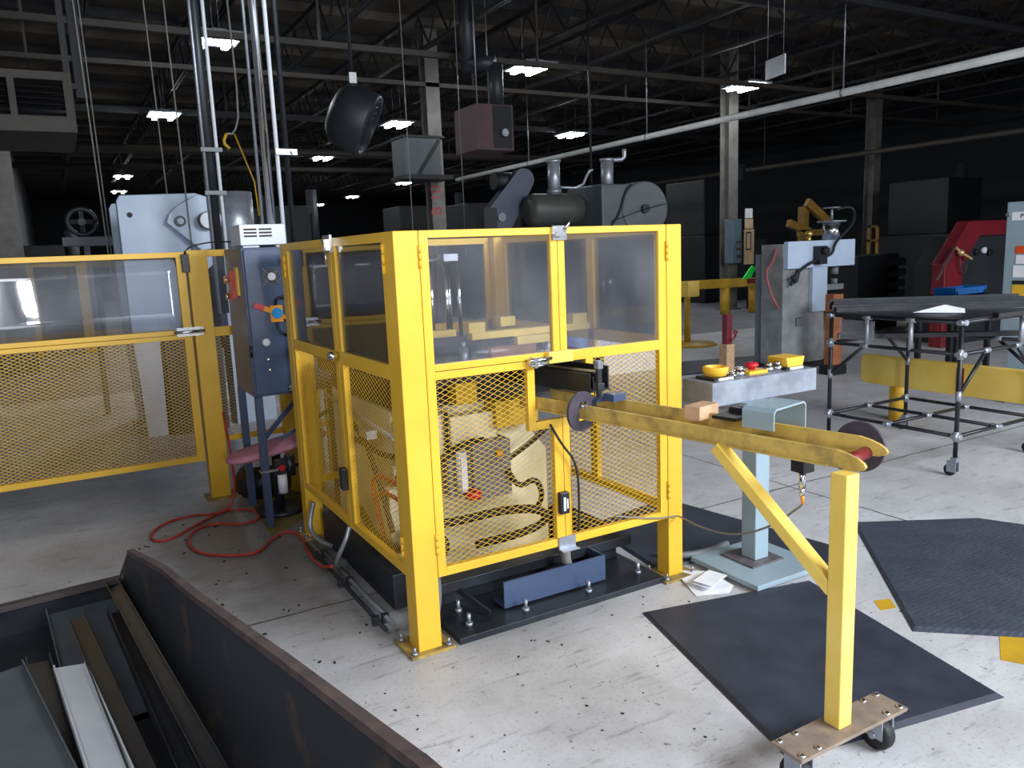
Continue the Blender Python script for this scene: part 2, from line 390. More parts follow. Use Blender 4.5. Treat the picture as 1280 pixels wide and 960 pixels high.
# bare conduits and sprinkler mains across the bay
for y, z, r, lab in ((24.9, 4.9, .10, 'nearer of the two long beige pipes crossing the hall under the roof'), (29.4, 4.9, .09, 'farther of the two long beige pipes crossing the hall under the roof')):
    b = B().cyl((XL+.02, y, z), (20, y, z), r, n=12)
    for x in (0, 4, 8, 12, 16): b.cyl((x, y, z), (x, y, ZC), .02, n=6)
    solo('overhead_pipe', b, JOISTB, lab, 'pipe', (XL, y, z))
b = B().cyl((11.55, 2.2, 4.0), (11.55, 23.5, 4.0), .062, n=16)
t = thing('overhead_pipe', 'long bright white pipe running diagonally overhead to the top right corner', 'pipe', (11.55, 2.2, 4.0))
obj('pipe_run', b, PIPEW, t)
for y in (4, 9, 14, 19):
    obj('pipe_hanger', B().cyl((11.55, y, 4.06), (11.55, y, ZC), .012, n=6).lathe([(.07, -.02), (.07, .02)], (11.55, y, 4.0), 'y', 16), GALV, t)
b = B().cyl((19.5, 8, 3.9), (19.5, 30, 3.9), .07, n=12)
for y in (10, 18, 26): b.cyl((19.5, y, 3.9), (19.5, y, ZC), .02, n=6)
solo('overhead_pipe', b, JOISTB, 'dim grey pipe high above the spot welder at right', 'pipe', (19.5, 8, 3.9))

# columns
def column(x, y, lab, w_=.15, wide=.02):
    b = B(); b.box(x-w_, x+w_, y-w_, y-w_+wide, 0, ZC); b.box(x-w_, x+w_, y+w_-wide, y+w_, 0, ZC); b.box(x-.012, x+.012, y-w_+wide, y+w_-wide, 0, ZC)
    t = thing('steel_column', lab, 'column', (x, y, 0)); obj('column_shaft', b, COLM, t)
    obj('base_plate', B().box(x-.22, x+.22, y-.22, y+.22, 0, .03), COLM, t)
    return t
c1 = column(7.05, 15.4, 'grey steel column behind the yellow cage with red writing up it')
text('red_marking', 'B 10', .34, (7.0, 15.245, 2.75), (0, 0, 1), (-1, 0, 0), mat('red_marking_paint', srgb(170, 60, 60)), c1)
column(14.5, 14.5, 'pale grey steel column beside the yellow guard rail with a panel on it')
column(-.62, 15.4, 'grey steel column standing against the left wall', .2)
column(20.6, 15.0, 'dark steel column behind the red machine')

# ------------------------------------------------------------------ ceiling lights
L0 = [(2.56, 13.3, 5.0), (2.56, 20.2, 5.0), (8.18, 13.3, 5.0), (8.16, 19.95, 5.0), (8.3, 27.1, 5.0), (13.7, 13.2, 5.0), (13.9, 20.4, 5.0), (2.62, 33.9, 5.0), (2.9, 40.6, 5.0), (14.7, 35.6, 5.0), (14.9, 43.7, 5.0), (14.8, 50, 5.0)]
LN = ['glaring ceiling light above the chrome conduits, nearest on the left', 'ceiling light over the big grey press, second from the left wall', 'twin tube ceiling light right of the red unit heater', 'ceiling light between the drum fan and the grey column box',
      'ceiling light below and left of the drum fan', 'twin tube ceiling light beside the hanging white sign', 'ceiling light above the flywheel press stacks, next to the white pipe', 'small far ceiling light left of the press top, upper of two',
      'small far ceiling light left of the press top, lower of two', 'tiny far ceiling light under the grey column box', 'tiny far ceiling light low beneath the drum fan', 'tiniest ceiling light, farthest down the hall at left of the fan cord']
def light(x, y, z, lab):
    t = thing('ceiling_light', lab, 'light', (x, y, z), 'ceiling lights')
    obj('housing', B().box(x-.34, x+.34, y-.44, y+.44, z+.04, z+.08).box(x-.1, x+.1, y-.3, y+.3, z+.08, z+.13), MGREY, t)
    for s in (-1, 1):
        obj('lamp_tube', B().box(x+s*.17-.05, x+s*.17+.05, y-.36, y+.36, z-.02, z+.04), TUBE, t)
    for s in (-1, 1):
        obj('hanger_rod', B().cyl((x, y+s*.25, z+.13), (x, y+s*.25, ZC-.02), .006, n=6), GALV, t)
    return t
lt = light(*L0[0], LN[0])
for (x, y, z), lab in zip(L0[1:], LN[1:]): dup(lt, (x, y, z), lab)

# ------------------------------------------------------------------ guarded machine: yellow enclosure
X0, X1, Y0, Y1, H = 1.13, 2.575, 2.88, 4.65, 1.745
cage = thing('guard_enclosure', 'bright yellow machine guard cage with clear upper panes and expanded mesh below', 'machine guard', (1.85, 3.75, 0))
def post(x0, x1, y0, y1, px0, px1, py0, py1):
    p = obj('corner_post', B().box(x0, x1, y0, y1, .012, H), YEL, cage, bev=.004)
    obj('base_plate', B().box(px0, px1, py0, py1, 0, .013), DUSTY, p, bev=.002)
    for bx in (px0+.022, px1-.022):
        for by in (py0+.022, py1-.022):
            obj('anchor_bolt', B().cyl((bx, by, .013), (bx, by, .024), .013, n=6).cyl((bx, by, .024), (bx, by, .045), .006, n=8), GALV, p)
post(X0, X0+.105, Y0, Y0+.105, X0-.045, X0+.155, Y0-.03, Y0+.165)
post(X1-.09, X1, Y0, Y0+.09, X1-.15, X1+.06, Y0-.05, Y0+.13)
post(X0, X0+.1, Y1-.1, Y1, X0-.04, X0+.14, Y1-.14, Y1+.04)
post(X1-.1, X1, Y1-.1, Y1, X1-.14, X1+.04, Y1-.14, Y1+.04)
t0, t1 = Y0+.002, Y0+.032
# front left door
d = obj('door', bars(B(), [(1.238, 1.276, .317, H), (1.276, 1.877, 1.715, H), (1.844, 1.877, 1.21, 1.715), (1.276, 1.742, 1.15, 1.182), (1.276, 1.742, 1.185, 1.212), (1.742, 1.877, 1.19, 1.212), (1.705, 1.742, .873, 1.15), (1.742, 1.877, .873, .91), (1.832, 1.877, .355, .873), (1.276, 1.877, .317, .355)], 'y', t0, t1), YEL, cage, bev=.002)
obj('window_pane', B().box(1.276, 1.844, t0+.012, t0+.018, 1.212, 1.715), ACR, d, 'clear scuffed plastic pane')
obj('mesh_panel', expanded(B(), 1.276, 1.832, .355, 1.15, 'y', t0+.015, skip=[(1.742, 2, .873, 1.2)]), YEL, d)
hinge(0, d, 'y', 1.237, Y0-.004, 1.6, 1.69); hinge(0, d, 'y', 1.237, Y0-.004, .42, .51)
obj('door_switch', B().box(1.838, 1.885, Y0-.028, Y0+.001, .475, .575), BLACKM, d, bev=.004)
obj('switch_face', B().box(1.85, 1.862, Y0-.033, Y0-.0285, .492, .555).box(1.868, 1.876, Y0-.031, Y0-.0285, .5, .545), WHITE, d)
obj('toggle_clamp', B().box(1.70, 1.80, Y0-.02, Y0-.001, 1.165, 1.195).cyl((1.70, Y0-.03, 1.185), (1.81, Y0-.03, 1.19), .01, n=10).cyl((1.71, Y0-.03, 1.165), (1.79, Y0-.03, 1.162), .007, n=8).box(1.72, 1.735, Y0-.04, Y0, 1.155, 1.2), STEEL, d, 'bright steel clamp')
# front right door
d = obj('door', bars(B(), [(1.88, 1.915, 1.21, H), (1.915, 2.44, 1.716, H), (2.438, 2.482, .317, H), (1.88, 2.438, 1.162, 1.208), (2.012, 2.052, .873, 1.162), (1.88, 2.012, .873, .91), (1.88, 1.915, .355, .873), (1.88, 2.438, .317, .355)], 'y', t0, t1), YEL, cage, bev=.002)
obj('window_pane', B().box(1.915, 2.438, t0+.012, t0+.018, 1.208, 1.716), ACR, d, 'clear scuffed plastic pane')
obj('mesh_panel', expanded(B(), 1.915, 2.438, .355, 1.162, 'y', t0+.015, skip=[(1.8, 2.052, .873, 1.2)]), YEL, d)
hinge(0, d, 'y', 2.484, Y0-.004, 1.58, 1.67); hinge(0, d, 'y', 2.484, Y0-.004, .42, .51)
obj('hinge_leaf', B().box(2.488, 2.52, Y0-.004, Y0, 1.58, 1.67), YEL, d)
obj('stop_block', B().box(1.80, 1.925, Y0-.03, Y0+.001, 1.165, 1.215), YELC, d, bev=.002)
obj('door_latch', B().box(1.848, 1.92, Y0-.012, Y0, 1.69, 1.75).box(1.86, 1.89, Y0-.028, Y0-.012, 1.705, 1.74).cyl((1.905, Y0-.02, 1.73), (1.935, Y0-.02, 1.775), .007, n=8).cyl((1.86, Y0-.03, 1.715), (1.86, Y0-.012, 1.715), .008), STEEL, d, 'bright steel latch')
obj('corner_bracket', B().box(1.835, 1.925, Y0-.008, Y0, .30, .36).box(1.835, 1.925, Y0-.04, Y0-.008, .30, .306), GALV, d)
# left side doors
s0, s1 = X0+.002, X0+.032
d = obj('door', bars(B(), [(2.987, 3.02, .317, H), (3.02, 3.69, 1.705, H), (3.635, 3.69, .355, 1.705), (3.02, 3.635, 1.15, 1.212), (3.02, 3.69, .317, .355)], 'x', s0, s1), YEL, cage, bev=.002)
obj('window_pane', B().box(s0+.012, s0+.018, 3.02, 3.635, 1.212, 1.705), ACR, d, 'clear scuffed plastic pane')
obj('mesh_panel', expanded(B(), 3.02, 3.635, .355, 1.15, 'x', s0+.015), YEL, d)
hinge(0, d, 'x', 2.986, X0-.004, 1.58, 1.7); hinge(0, d, 'x', 2.986, X0-.004, .4, .49)
d = obj('door', bars(B(), [(3.695, 3.75, .317, H), (3.75, 4.55, 1.705, H), (4.505, 4.55, .355, 1.705), (3.75, 4.505, 1.15, 1.205), (3.75, 4.55, .317, .355)], 'x', s0, s1), YEL, cage, bev=.002)
obj('window_pane', B().box(s0+.012, s0+.018, 3.75, 4.505, 1.205, 1.705), ACR, d, 'clear scuffed plastic pane')
obj('mesh_panel', expanded(B(), 3.75, 4.505, .355, 1.15, 'x', s0+.015), YEL, d)
hinge(0, d, 'x', 4.545, X0-.006, 1.55, 1.68)
obj('door_latch', B().box(X0-.012, X0, 3.65, 3.76, 1.68, 1.76).box(X0-.03, X0-.012, 3.68, 3.72, 1.69, 1.74).cyl((X0-.02, 3.7, 1.69), (X0-.02, 3.7, 1.62), .006, n=8), STEEL, d, 'bright steel latch')
obj('barrel_lock', B().cyl((X0, 3.69, 1.19), (X0-.05, 3.69, 1.19), .02, n=16), CHROME, d, 'chrome barrel lock')
obj('door_switch', B().box(X0-.03, X0, 3.68, 3.73, .52, .63), BLACKM, d, bev=.004)
# right side and back panels
for nm, ax, a, b_, p0, p1, mid in (('side_panel', 'x', X1-.035, X1-.005, Y0+.09, Y1-.1, 3.55), ('back_panel', 'y', Y1-.035, Y1-.005, X0+.1, X1-.1, 1.82)):
    d = obj(nm, bars(B(), [(p0, p1, 1.705, H), (p0, p1, 1.15, 1.212), (p0, p1, .317, .36), (p0, p0+.035, .36, 1.705), (p1-.035, p1, .36, 1.705), (mid, mid+.06, .36, 1.705)], ax, a, b_), YEL, cage, bev=.002)
    for q0, q1 in ((p0+.035, mid), (mid+.06, p1-.035)):
        obj('window_pane', B().box(a+.012, a+.018, q0, q1, 1.212, 1.705) if ax == 'x' else B().box(q0, q1, a+.012, a+.018, 1.212, 1.705), ACRB, d, 'clear scuffed plastic pane')
        obj('mesh_panel', expanded(B(), q0, q1, .36, 1.15, ax, a+.015), YEL, d)

# ------------------------------------------------------------------ the machine inside the cage
mc = thing('forming_machine', 'cream forming machine inside the yellow cage on a black bolted base', 'machine', (1.85, 3.75, 0))
obj('base_plate', B().box(1.31, 2.44, 2.86, 4.5, 0, .03), DSTEEL, mc, 'black steel floor plate', bev=.003)
obj('base_frame', B().box(1.36, 2.40, 3.2, 3.28, .03, .15).box(1.18, 1.26, 3.28, 4.4, .03, .2).box(2.3, 2.40, 3.28, 4.4, .03, .2).box(1.36, 2.4, 4.36, 4.44, .03, .2).box(1.31, 2.44, 3.12, 3.2, .12, .17).beam((1.52, 2.98, .04), (1.40, 3.2, .16), .015, .03), DSTEEL, mc, bev=.003)
obj('angle_bracket', B().box(1.60, 2.17, 2.985, 2.995, .04, .165).box(1.60, 2.17, 2.995, 3.1, .04, .05).box(2.16, 2.17, 2.995, 3.2, .04, .165), BLUEG, mc, 'blue grey angle plate')
for x, y in ((1.40, 2.95), (1.68, 2.93), (2.03, 2.93), (2.36, 2.97), (1.42, 3.1)):
    obj('anchor_bolt', B().cyl((x, y, .03), (x, y, .045), .017, n=6).cyl((x, y, .045), (x, y, .085), .009, n=8), GALV, mc)
body = B().prism([(1.28, .05), (2.14, .05), (2.14, .62), (2.06, .72), (2.06, .93), (1.28, .93)], 'y', 3.45, 4.35)
body.box(1.30, 1.52, 3.36, 3.45, .70, .90); body.box(1.55, 1.80, 3.36, 3.45, .68, .88); body.box(1.24, 1.32, 3.42, 3.62, .3, .56)
obj('machine_body', body, CREAM, mc, bev=.006)
obj('bed_plate', B().box(1.24, 2.42, 3.3, 4.45, 1.04, 1.10).box(1.3, 2.3, 3.4, 4.4, .93, 1.04), DSTEEL, mc, 'dark steel bed plate', bev=.003)
obj('machine_column', B().box(2.14, 2.40, 3.6, 4.3, .24, .93), MGREY, mc, bev=.006)
obj('yellow_block', B().box(1.78, 2.02, 3.32, 3.44, .80, .93), YELD, mc, 'yellow spacer block', bev=.004); obj('yellow_block', B().box(1.55, 1.66, 3.28, 3.36, .95, 1.05), YELD, mc, 'yellow riser block', bev=.004)
v = obj('valve_box', B().box(1.62, 1.83, 3.28, 3.45, .47, .75).box(1.50, 1.62, 3.30, 3.45, .50, .72), MGREY, mc, 'grey valve box', bev=.004)
obj('pilot_lamp', B().cyl((1.76, 3.28, .69), (1.76, 3.26, .69), .016), ORANGE, v)
g = obj('sight_tube', B().cyl((1.555, 3.27, .535), (1.555, 3.27, .73), .026, n=16).box(1.54, 1.57, 3.24, 3.25, .55, .70), WHITE, mc, 'white filter bowl')
obj('red_cap', B().cyl((1.60, 3.25, .50), (1.60, 3.25, .535), .04, n=16), REDB, g, 'red cap')
for r, m, pts in ((.013, BLACK, [(1.82, 3.3, .64), (1.95, 3.27, .72), (2.02, 3.25, .78)]), (.014, BLACK, [(1.80, 3.27, .60), (1.85, 3.25, .5), (1.95, 3.25, .54), (1.99, 3.25, .44), (1.98, 3.3, .36)]),
                  (.022, BLACK, [(1.3, 3.3, .40), (1.5, 3.25, .40), (1.75, 3.22, .42), (1.97, 3.22, .38), (2.0, 3.24, .30), (1.85, 3.26, .26), (1.6, 3.24, .27)]),
                  (.03, BLACK, [(1.26, 3.3, .36), (1.38, 3.22, .37), (1.42, 3.2, .32), (1.36, 3.2, .24), (1.33, 3.2, .2)]), (.012, BLACK, [(1.27, 3.4, .62), (1.45, 3.3, .66), (1.55, 3.27, .77), (1.68, 3.27, .77)]),
                  (.01, BLACK, [(1.52, 3.35, .7), (1.52, 3.34, .92)]), (.01, HOSE, [(1.24, 3.2, .62), (1.22, 3.5, .63), (1.22, 3.6, .56), (1.23, 3.5, .3)]), (.01, HOSE, [(1.24, 3.15, .55), (1.22, 3.45, .56), (1.22, 3.55, .48)]),
                  (.014, BLACK, [(1.25, 4.1, .82), (1.22, 3.7, .80), (1.22, 3.5, .62), (1.24, 3.4, .36)]), (.014, BLACK, [(1.25, 3.1, .78), (1.21, 3.4, .74), (1.21, 3.7, .76), (1.25, 4.0, .70)]), (.02, BLACK, [(1.25, 3.05, .42), (1.22, 3.3, .30), (1.22, 3.6, .28), (1.25, 3.9, .34)])):
    obj('hydraulic_hose', B().tube(pts, r, 8, 2), m, mc, 'red hose' if m is HOSE else 'black hose')
obj('linkage_rod', B().cyl((1.2, 3.2, .86), (1.2, 4.2, .92), .01, n=8).box(1.18, 1.23, 3.5, 3.62, .80, .84), GALV, mc)
# tooling on the bed
tl = obj('tooling_rail', B().box(1.72, 2.42, 3.42, 3.48, 1.23, 1.265).box(1.30, 1.75, 3.66, 3.72, 1.23, 1.265).box(1.95, 2.15, 3.38, 3.42, 1.19, 1.23), YELC, mc, 'yellow tooling bars', bev=.002)
for x, y in ((1.36, 3.69), (1.75, 3.45), (2.02, 3.62), (2.36, 3.45)):
    obj('clamp_block', B().box(x-.045, x+.045, y-.03, y+.03, 1.265, 1.315), YELC, tl, bev=.002)
for x, y in ((1.32, 3.5), (1.42, 3.4), (1.52, 3.5), (1.66, 3.4), (2.0, 3.5), (2.15, 3.42), (2.28, 3.5)):
    obj('guide_bush', B().cyl((x, y, 1.10), (x, y, 1.20), .024, n=14).cyl((x, y, 1.20), (x, y, 1.23), .014, n=10), BLUEG if x < 1.6 else GALV, mc, 'blue grey guide bush' if x < 1.6 else 'galvanised guide bush')
obj('die_plate', B().box(1.30, 2.40, 3.38, 4.3, 1.10, 1.125).box(1.34, 2.36, 3.8, 4.2, 1.125, 1.17), DGREY2, mc, bev=.002)
rods = B()
for x, y in ((1.96, 4.2), (2.0, 4.25), (2.03, 4.18), (1.9, 4.28)): rods.cyl((x, y, 1.1), (x, y, 1.62), .012, n=10)
obj('rod_clamp', B().box(1.93, 2.02, 4.15, 4.25, 1.61, 1.65), GALV, mc)
obj('guide_rods', rods, CHROME, mc, 'chrome guide rods')
obj('air_line', B().tube([(1.25, 4.2, 1.585), (1.6, 4.2, 1.59), (1.95, 4.2, 1.625)], .007, 8).tube([(1.25, 4.2, 1.54), (1.6, 4.22, 1.55)], .006, 8).tube([(1.4, 4.2, 1.60), (1.4, 4.2, 1.12)], .01, 8), GALV, mc)
t = thing('dark_metal_profile', 'dark bronze metal channel feeding out of the cage opening onto the track', 'metal profile', (1.85, 3.0, 1.03))
obj('channel_web', B().beam((1.86, 3.285, 1.045), (1.97, 2.72, 1.045), .13, .008).beam((1.80, 3.285, 1.085), (1.905, 2.70, 1.085), .007, .085).beam((1.93, 3.285, 1.095), (2.03, 2.74, 1.095), .007, .1), PROF, t)
obj('inner_rib', B().beam((1.83, 3.285, 1.13), (1.945, 2.70, 1.13), .05, .006).beam((1.87, 3.285, 1.075), (1.965, 2.76, 1.075), .006, .05), DSTEEL, t)
t = thing('tooling_block', 'orange brown wooden block behind the cage opening', 'block', (1.92, 3.25, 1.1))
obj('block', B().box(1.80, 2.06, 3.38, 3.42, 1.126, 1.19), RUSTW, t, bev=.002)

# gray flexible conduits, floor pipes and cord at the cage
def cord(name, pts, r, m, label, cat, n=8, sm=2): return solo(name, B().tube(pts, r, n, sm), m, label, cat, pts[0])
cord('flexible_conduit', [(1.262, 2.96, .32), (1.262, 2.95, .2), (1.25, 2.97, .1), (1.25, 3.05, .05), (1.3, 3.2, .045)], .017, MGREY, 'short grey flexible conduit behind the front cage post', 'conduit')
cord('switch_cable', [(1.80, 2.86, .895), (1.85, 2.85, .80), (1.93, 2.85, .70), (1.935, 2.85, .5), (1.925, 2.85, .38)], .0055, BLACK, 'thin black cord hanging down the front cage doors', 'cable')
t = thing('flexible_conduit', 'pale grey flexible conduit rising behind the right cage door', 'conduit', (1.97, 2.97, .03))
obj('conduit_run', B().tube([(2.06, 3.07, .07), (1.98, 3.05, .13), (1.95, 3.0, .32), (1.945, 2.98, .6), (1.955, 2.99, .87)], .026, 12, 1), CORDW, t)
obj('conduit_fitting', B().cyl((2.13, 3.08, .075), (2.05, 3.068, .078), .04, n=12), GALV, t)
for k, (x, lab) in enumerate(((1.075, 'outer grey pipe on the floor along the left side of the cage'), (1.12, 'inner grey pipe on the floor along the left side of the cage'))):
    t = thing('floor_pipe', lab, 'pipe', (x, 3.7, 0), 'pipes along the cage foot')
    obj('pipe_run', B().cyl((x, 3.12, .03), (x, 4.4, .03), .0105, n=10), MGREY if k else DGREY2, t)
    for y in (3.25, 3.75, 4.2): obj('pipe_clip', B().box(x-.016, x+.016, y-.012, y+.012, 0, .043), DGREY2, t)
t = thing('flexible_conduit', 'silver looped conduit at the foot of the left cage door', 'conduit', (1.1, 4.0, .1))
obj('conduit_run', B().tube([(1.14, 4.42, .26), (1.1, 4.42, .12), (1.12, 4.33, .06), (1.16, 4.2, .06)], .014, 8, 2), GALV, t)
obj('conduit_run', B().tube([(1.16, 3.95, .05), (1.08, 3.85, .07), (1.06, 3.74, .16), (1.1, 3.7, .26), (1.13, 3.72, .318)], .012, 8, 2), GALV, t)

# ------------------------------------------------------------------ outfeed track and its castered stand
tr = thing('outfeed_track', 'long worn yellow two rail track with a castered support leg reaching towards the viewer', 'conveyor track', (1.97, 1.5, 0))
def rail(name, x0, y0, x1, y1, z, m, nose=.09, h=.055):
    d = Vector((x1-x0, y1-y0, 0)); L = d.length; d.normalize()
    prof = [(0, -h), (L, -h)] + [(L+nose*math.sin(a), -h/2-h/2*math.cos(a) + (-.012)*math.sin(a)) for a in [PI*k/8 for k in range(1, 8)]] + [(L, 0), (0, 0)]
    b = B(); sd = Vector((-d.y, d.x, 0))*.006
    n = len(prof); P = [Vector((x0, y0, z)) + d*u + Vector((0, 0, v)) for u, v in prof]
    b._faces([p - sd for p in P] + [p + sd for p in P], [tuple(range(n)), tuple(range(2*n-1, n-1, -1))] + [(i, i+n, (i+1) % n+n, (i+1) % n) for i in range(n)])
    return b
RA = (1.735, 3.0, 1.985, 1.53); RB = (1.90, 3.0, 2.163, 1.585)
b = rail('rail', *RA, 1.02, YELW); b.beam((1.735, 3.0, .968), (1.985, 1.56, .968), .04, .006)
rl = obj('rail', b, YELW, tr, 'worn yellow near rail')
b = rail('rail', *RB, 1.025, YELW); b.beam((1.90, 3.0, .973), (2.158, 1.6, .973), .03, .006)
obj('rail', b, YELW, tr, 'worn yellow far rail')
obj('cross_tie', B().beam((1.81, 2.55, .962), (2.0, 2.6, .962), .05, .008).beam((1.91, 2.0, .962), (2.1, 2.04, .962), .05, .008), YELD, tr)
obj('end_roller', B().cyl((2.0, 1.53, .975), (2.16, 1.56, .975), .02, n=14), RED, tr, 'red end roller')
obj('support_leg', B().box(1.922, 1.980, 1.448, 1.506, .157, .966), YELC, tr, bev=.004)
obj('diagonal_brace', B().beam((1.915, 1.96, .958), (1.950, 1.50, .59), .05, .04), YELC, tr, bev=.003)
pl = obj('foot_plate', B().box(1.71, 2.205, 1.41, 1.525, .145, .157), mat('brown_stained_plate', srgb(150, 132, 116), srgb(120, 108, 98), 14, .6), tr, 'brown stained steel plate', bev=.002)
for x in (1.73, 1.80, 2.12, 2.185):
    for y in (1.425, 1.51): obj('plate_bolt', B().ball((x, y, .158), .011, (1, 1, .6)), STEEL, pl)
for x, sg in ((1.77, -1), (2.15, 1)):
    c = obj('caster', B().box(x-.045, x+.045, 1.42, 1.515, .135, .145).box(x-.03, x-.024, 1.44, 1.50, .05, .135).box(x+.024, x+.03, 1.44, 1.50, .05, .135).cyl((x-.034, 1.475, .055), (x+.034, 1.475, .055), .012, n=10), GALV, tr)
    obj('caster_wheel', B().lathe([(.03, -.022), (.05, -.021), (.054, -.012), (.054, .012), (.05, .021), (.03, .022)], (x, 1.475, .055), 'x', 24), BLACK, c, 'black rubber wheel')
def disc(cx, cy, cz, hw, hh, lab, yaw):
    """flange disc with a rectangular window the track passes through"""
    t = thing('stop_disc', lab, 'disc', (cx, cy, cz), rz=yaw)
    b = B(); R = .083; n = 40; th = .006
    for s in (-1, 1): pass
    outer = [(R*math.cos(2*PI*k/n), R*math.sin(2*PI*k/n)) for k in range(n)]
    inner = []
    for a, c in outer:
        k = min(hw/abs(a) if abs(a) > 1e-6 else 9, hh/abs(c) if abs(c) > 1e-6 else 9); inner.append((a*k, c*k))
    vs = [(u, -th, v) for u, v in outer] + [(u, -th, v) for u, v in inner] + [(u, th, v) for u, v in outer] + [(u, th, v) for u, v in inner]
    fs = []
    for k in range(n):
        j = (k+1) % n
        fs += [(k, j, n+j, n+k), (2*n+k, 3*n+k, 3*n+j, 2*n+j), (k, 2*n+k, 2*n+j, j), (n+k, n+j, 3*n+j, 3*n+k)]
    b._faces(vs, fs)
    obj('flange', b, mat('dull_purple_grey_fibre', srgb(70, 64, 78), srgb(54, 50, 62), 12, .5), t, local=True)
    obj('hub_bolt', B().cyl((-hw*.4, -.03, hh*.6), (-hw*.4, .012, hh*.6), .011, n=8), STEEL, t, local=True)
    return t
disc(1.80, 2.615, .993, .022, .04, 'dark fibre stop disc on the track just outside the cage opening', .2)
disc(2.198, 1.612, .98, .010, .010, 'purple grey disc at the rounded end of the track above the support leg', .2-PI/2)
t = thing('toggle_clamp', 'upright dark clamp handle standing on the track beside the cage opening', 'clamp', (1.93, 2.66, 1.03))
obj('clamp_bar', B().box(1.915, 1.935, 2.655, 2.675, 1.03, 1.15).box(1.908, 1.943, 2.648, 2.68, 1.06, 1.09), DSTEEL, t, bev=.002)
obj('handle', B().box(1.911, 1.939, 2.65, 2.68, 1.15, 1.185), MGREY, t, bev=.003)
obj('clamp_foot', B().beam((1.86, 2.62, 1.028), (1.99, 2.64, 1.028), .05, .012).beam((1.895, 2.56, 1.045), (1.965, 2.57, 1.045), .06, .03), BLUEG, t)
t = thing('wood_block', 'pale wood block lying on the track beside the cage post', 'block', (2.06, 2.25, 1.02))
obj('block', B().obox((2.045, 2.18, 1.03), (.12, .07, .052), (0, 0, .2)), WOOD, t, bev=.002)
t = thing('black_bracket', 'flat black bracket lying on the track between the wood block and grey hood', 'bracket', (2.07, 2.05, 1.02))
obj('bracket', B().obox((2.075, 2.04, 1.031), (.14, .10, .012), (0, 0, .2)).obox((2.12, 2.05, 1.044), (.03, .09, .015), (0, 0, .2)), BLACKM, t)
t = thing('track_hood', 'grey bent sheet hood straddling the outfeed track', 'hood', (2.1, 1.9, 1.02))
hd = B(); pr_ = [(-.105, -.005), (-.105, .055), (-.09, .068), (.09, .068), (.105, .055), (.105, -.04), (.1, -.04), (.1, .052), (.088, .062), (-.088, .062), (-.1, .052), (-.1, -.005)]
c_, s_ = math.cos(.2), math.sin(.2)
def hp(u, v, y): return (2.095 + u*c_ - y*s_, 1.875 + u*s_ + y*c_, 1.03 + v)
vs = [hp(u, v, -.06) for u, v in pr_] + [hp(u, v, .06) for u, v in pr_]; n = len(pr_)
hd._faces(vs, [(i, i+n, (i+1) % n+n, (i+1) % n) for i in range(n)] + [(k, n-1-k, n-2-k, k+1) for k in range(n//2-1)] + [(n+k, n+k+1, 2*n-2-k, 2*n-1-k) for k in range(n//2-1)])
obj('hood_sheet', hd, LBLUE, t)
t = thing('air_valve', 'small air fitting hanging under the track end with a brass tip', 'fitting', (2.0, 1.62, .96))
obj('valve_body', B().box(1.955, 2.005, 1.63, 1.68, .925, .964), BLACKM, t)
obj('coupler', B().cyl((1.98, 1.655, .925), (1.98, 1.655, .87), .011, n=10).cyl((1.98, 1.655, .87), (1.98, 1.655, .845), .008, n=10), STEEL, t)
obj('brass_tip', B().cyl((1.98, 1.655, .845), (1.985, 1.655, .815), .007, .004, 8), ORANGE, t)
cord('air_tube', [(1.985, 1.655, .815), (2.08, 1.86, .66), (2.23, 2.19, .49), (2.40, 2.55, .38), (2.53, 2.84, .325), (2.53, 2.868, .325), (2.4, 2.870, .335), (2.15, 2.872, .40)], .004, CORDW, 'thin pale air tube sagging from the track end to the cage', 'tube')
cord('flexible_conduit', [(2.60, 3.1, .03), (2.72, 2.99, .032), (2.86, 2.98, .03), (3.0, 3.0, .03)], .02, MGREY, 'thick grey flexible conduit lying on the mat behind the right cage post', 'conduit')

# ------------------------------------------------------------------ two hand control console
cn = thing('control_console', 'light blue grey two hand control pedestal on a square base plate', 'control pedestal', (2.92, 2.73, 0))
obj('base_plate', B().prism([(2.70, 2.50), (3.17, 2.50), (3.17, 2.96), (2.70, 2.96)], 'z', .016, .042), LBLUE, cn, bev=.004)
obj('weld_flange', B().box(2.835, 3.055, 2.66, 2.88, .042, .052), mat('weathered_flange', srgb(120, 116, 120), srgb(92, 88, 92), 20, .5, .3), cn)
obj('pedestal', B().box(2.905, 3.0, 2.71, 2.805, .052, .84), LBLUE, cn, bev=.005)
obj('top_flange', B().box(2.86, 3.03, 2.70, 2.90, .84, .868), LBLUE, cn)
obj('console_box', B().box(2.665, 3.40, 2.765, 2.975, .868, .985), mat('scuffed_zinc_box', srgb(150, 158, 170), srgb(122, 128, 142), 9, .45, .15), cn, 'scuffed bare metal box', bev=.003)
for x in (2.78, 3.28):
    pb = obj('palm_button', B().box(x-.07, x+.07, 2.80, 2.93, .985, 1.0), BLACKM, cn, 'black palm button base')
    obj('button_guard', B().lathe([(.05, 0), (.062, .02), (.066, .045), (.05, .05), (.046, .03), (.02, .022)], (x, 2.865, 1.0), 'z', 20) if x < 3 else
        B().prism([(x-.055, 1.0), (x+.055, 1.0), (x+.07, 1.05), (x-.07, 1.05)], 'y', 2.80, 2.93), YEL, pb, 'yellow button guard', bev=.004)
    obj('nameplate', B().box(x-.045, x+.055, 2.796, 2.80, .987, .999), WHITE, pb)
es = obj('emergency_stop', B().box(2.97, 3.10, 2.82, 2.92, .985, 1.003), YEL, cn, 'yellow stop button base', bev=.003)
obj('mushroom_button', B().lathe([(.018, 0), (.018, .012), (.033, .016), (.036, .028), (.03, .036), (.01, .04)], (3.035, 2.87, 1.003), 'z', 20), REDB, es, 'red mushroom head')
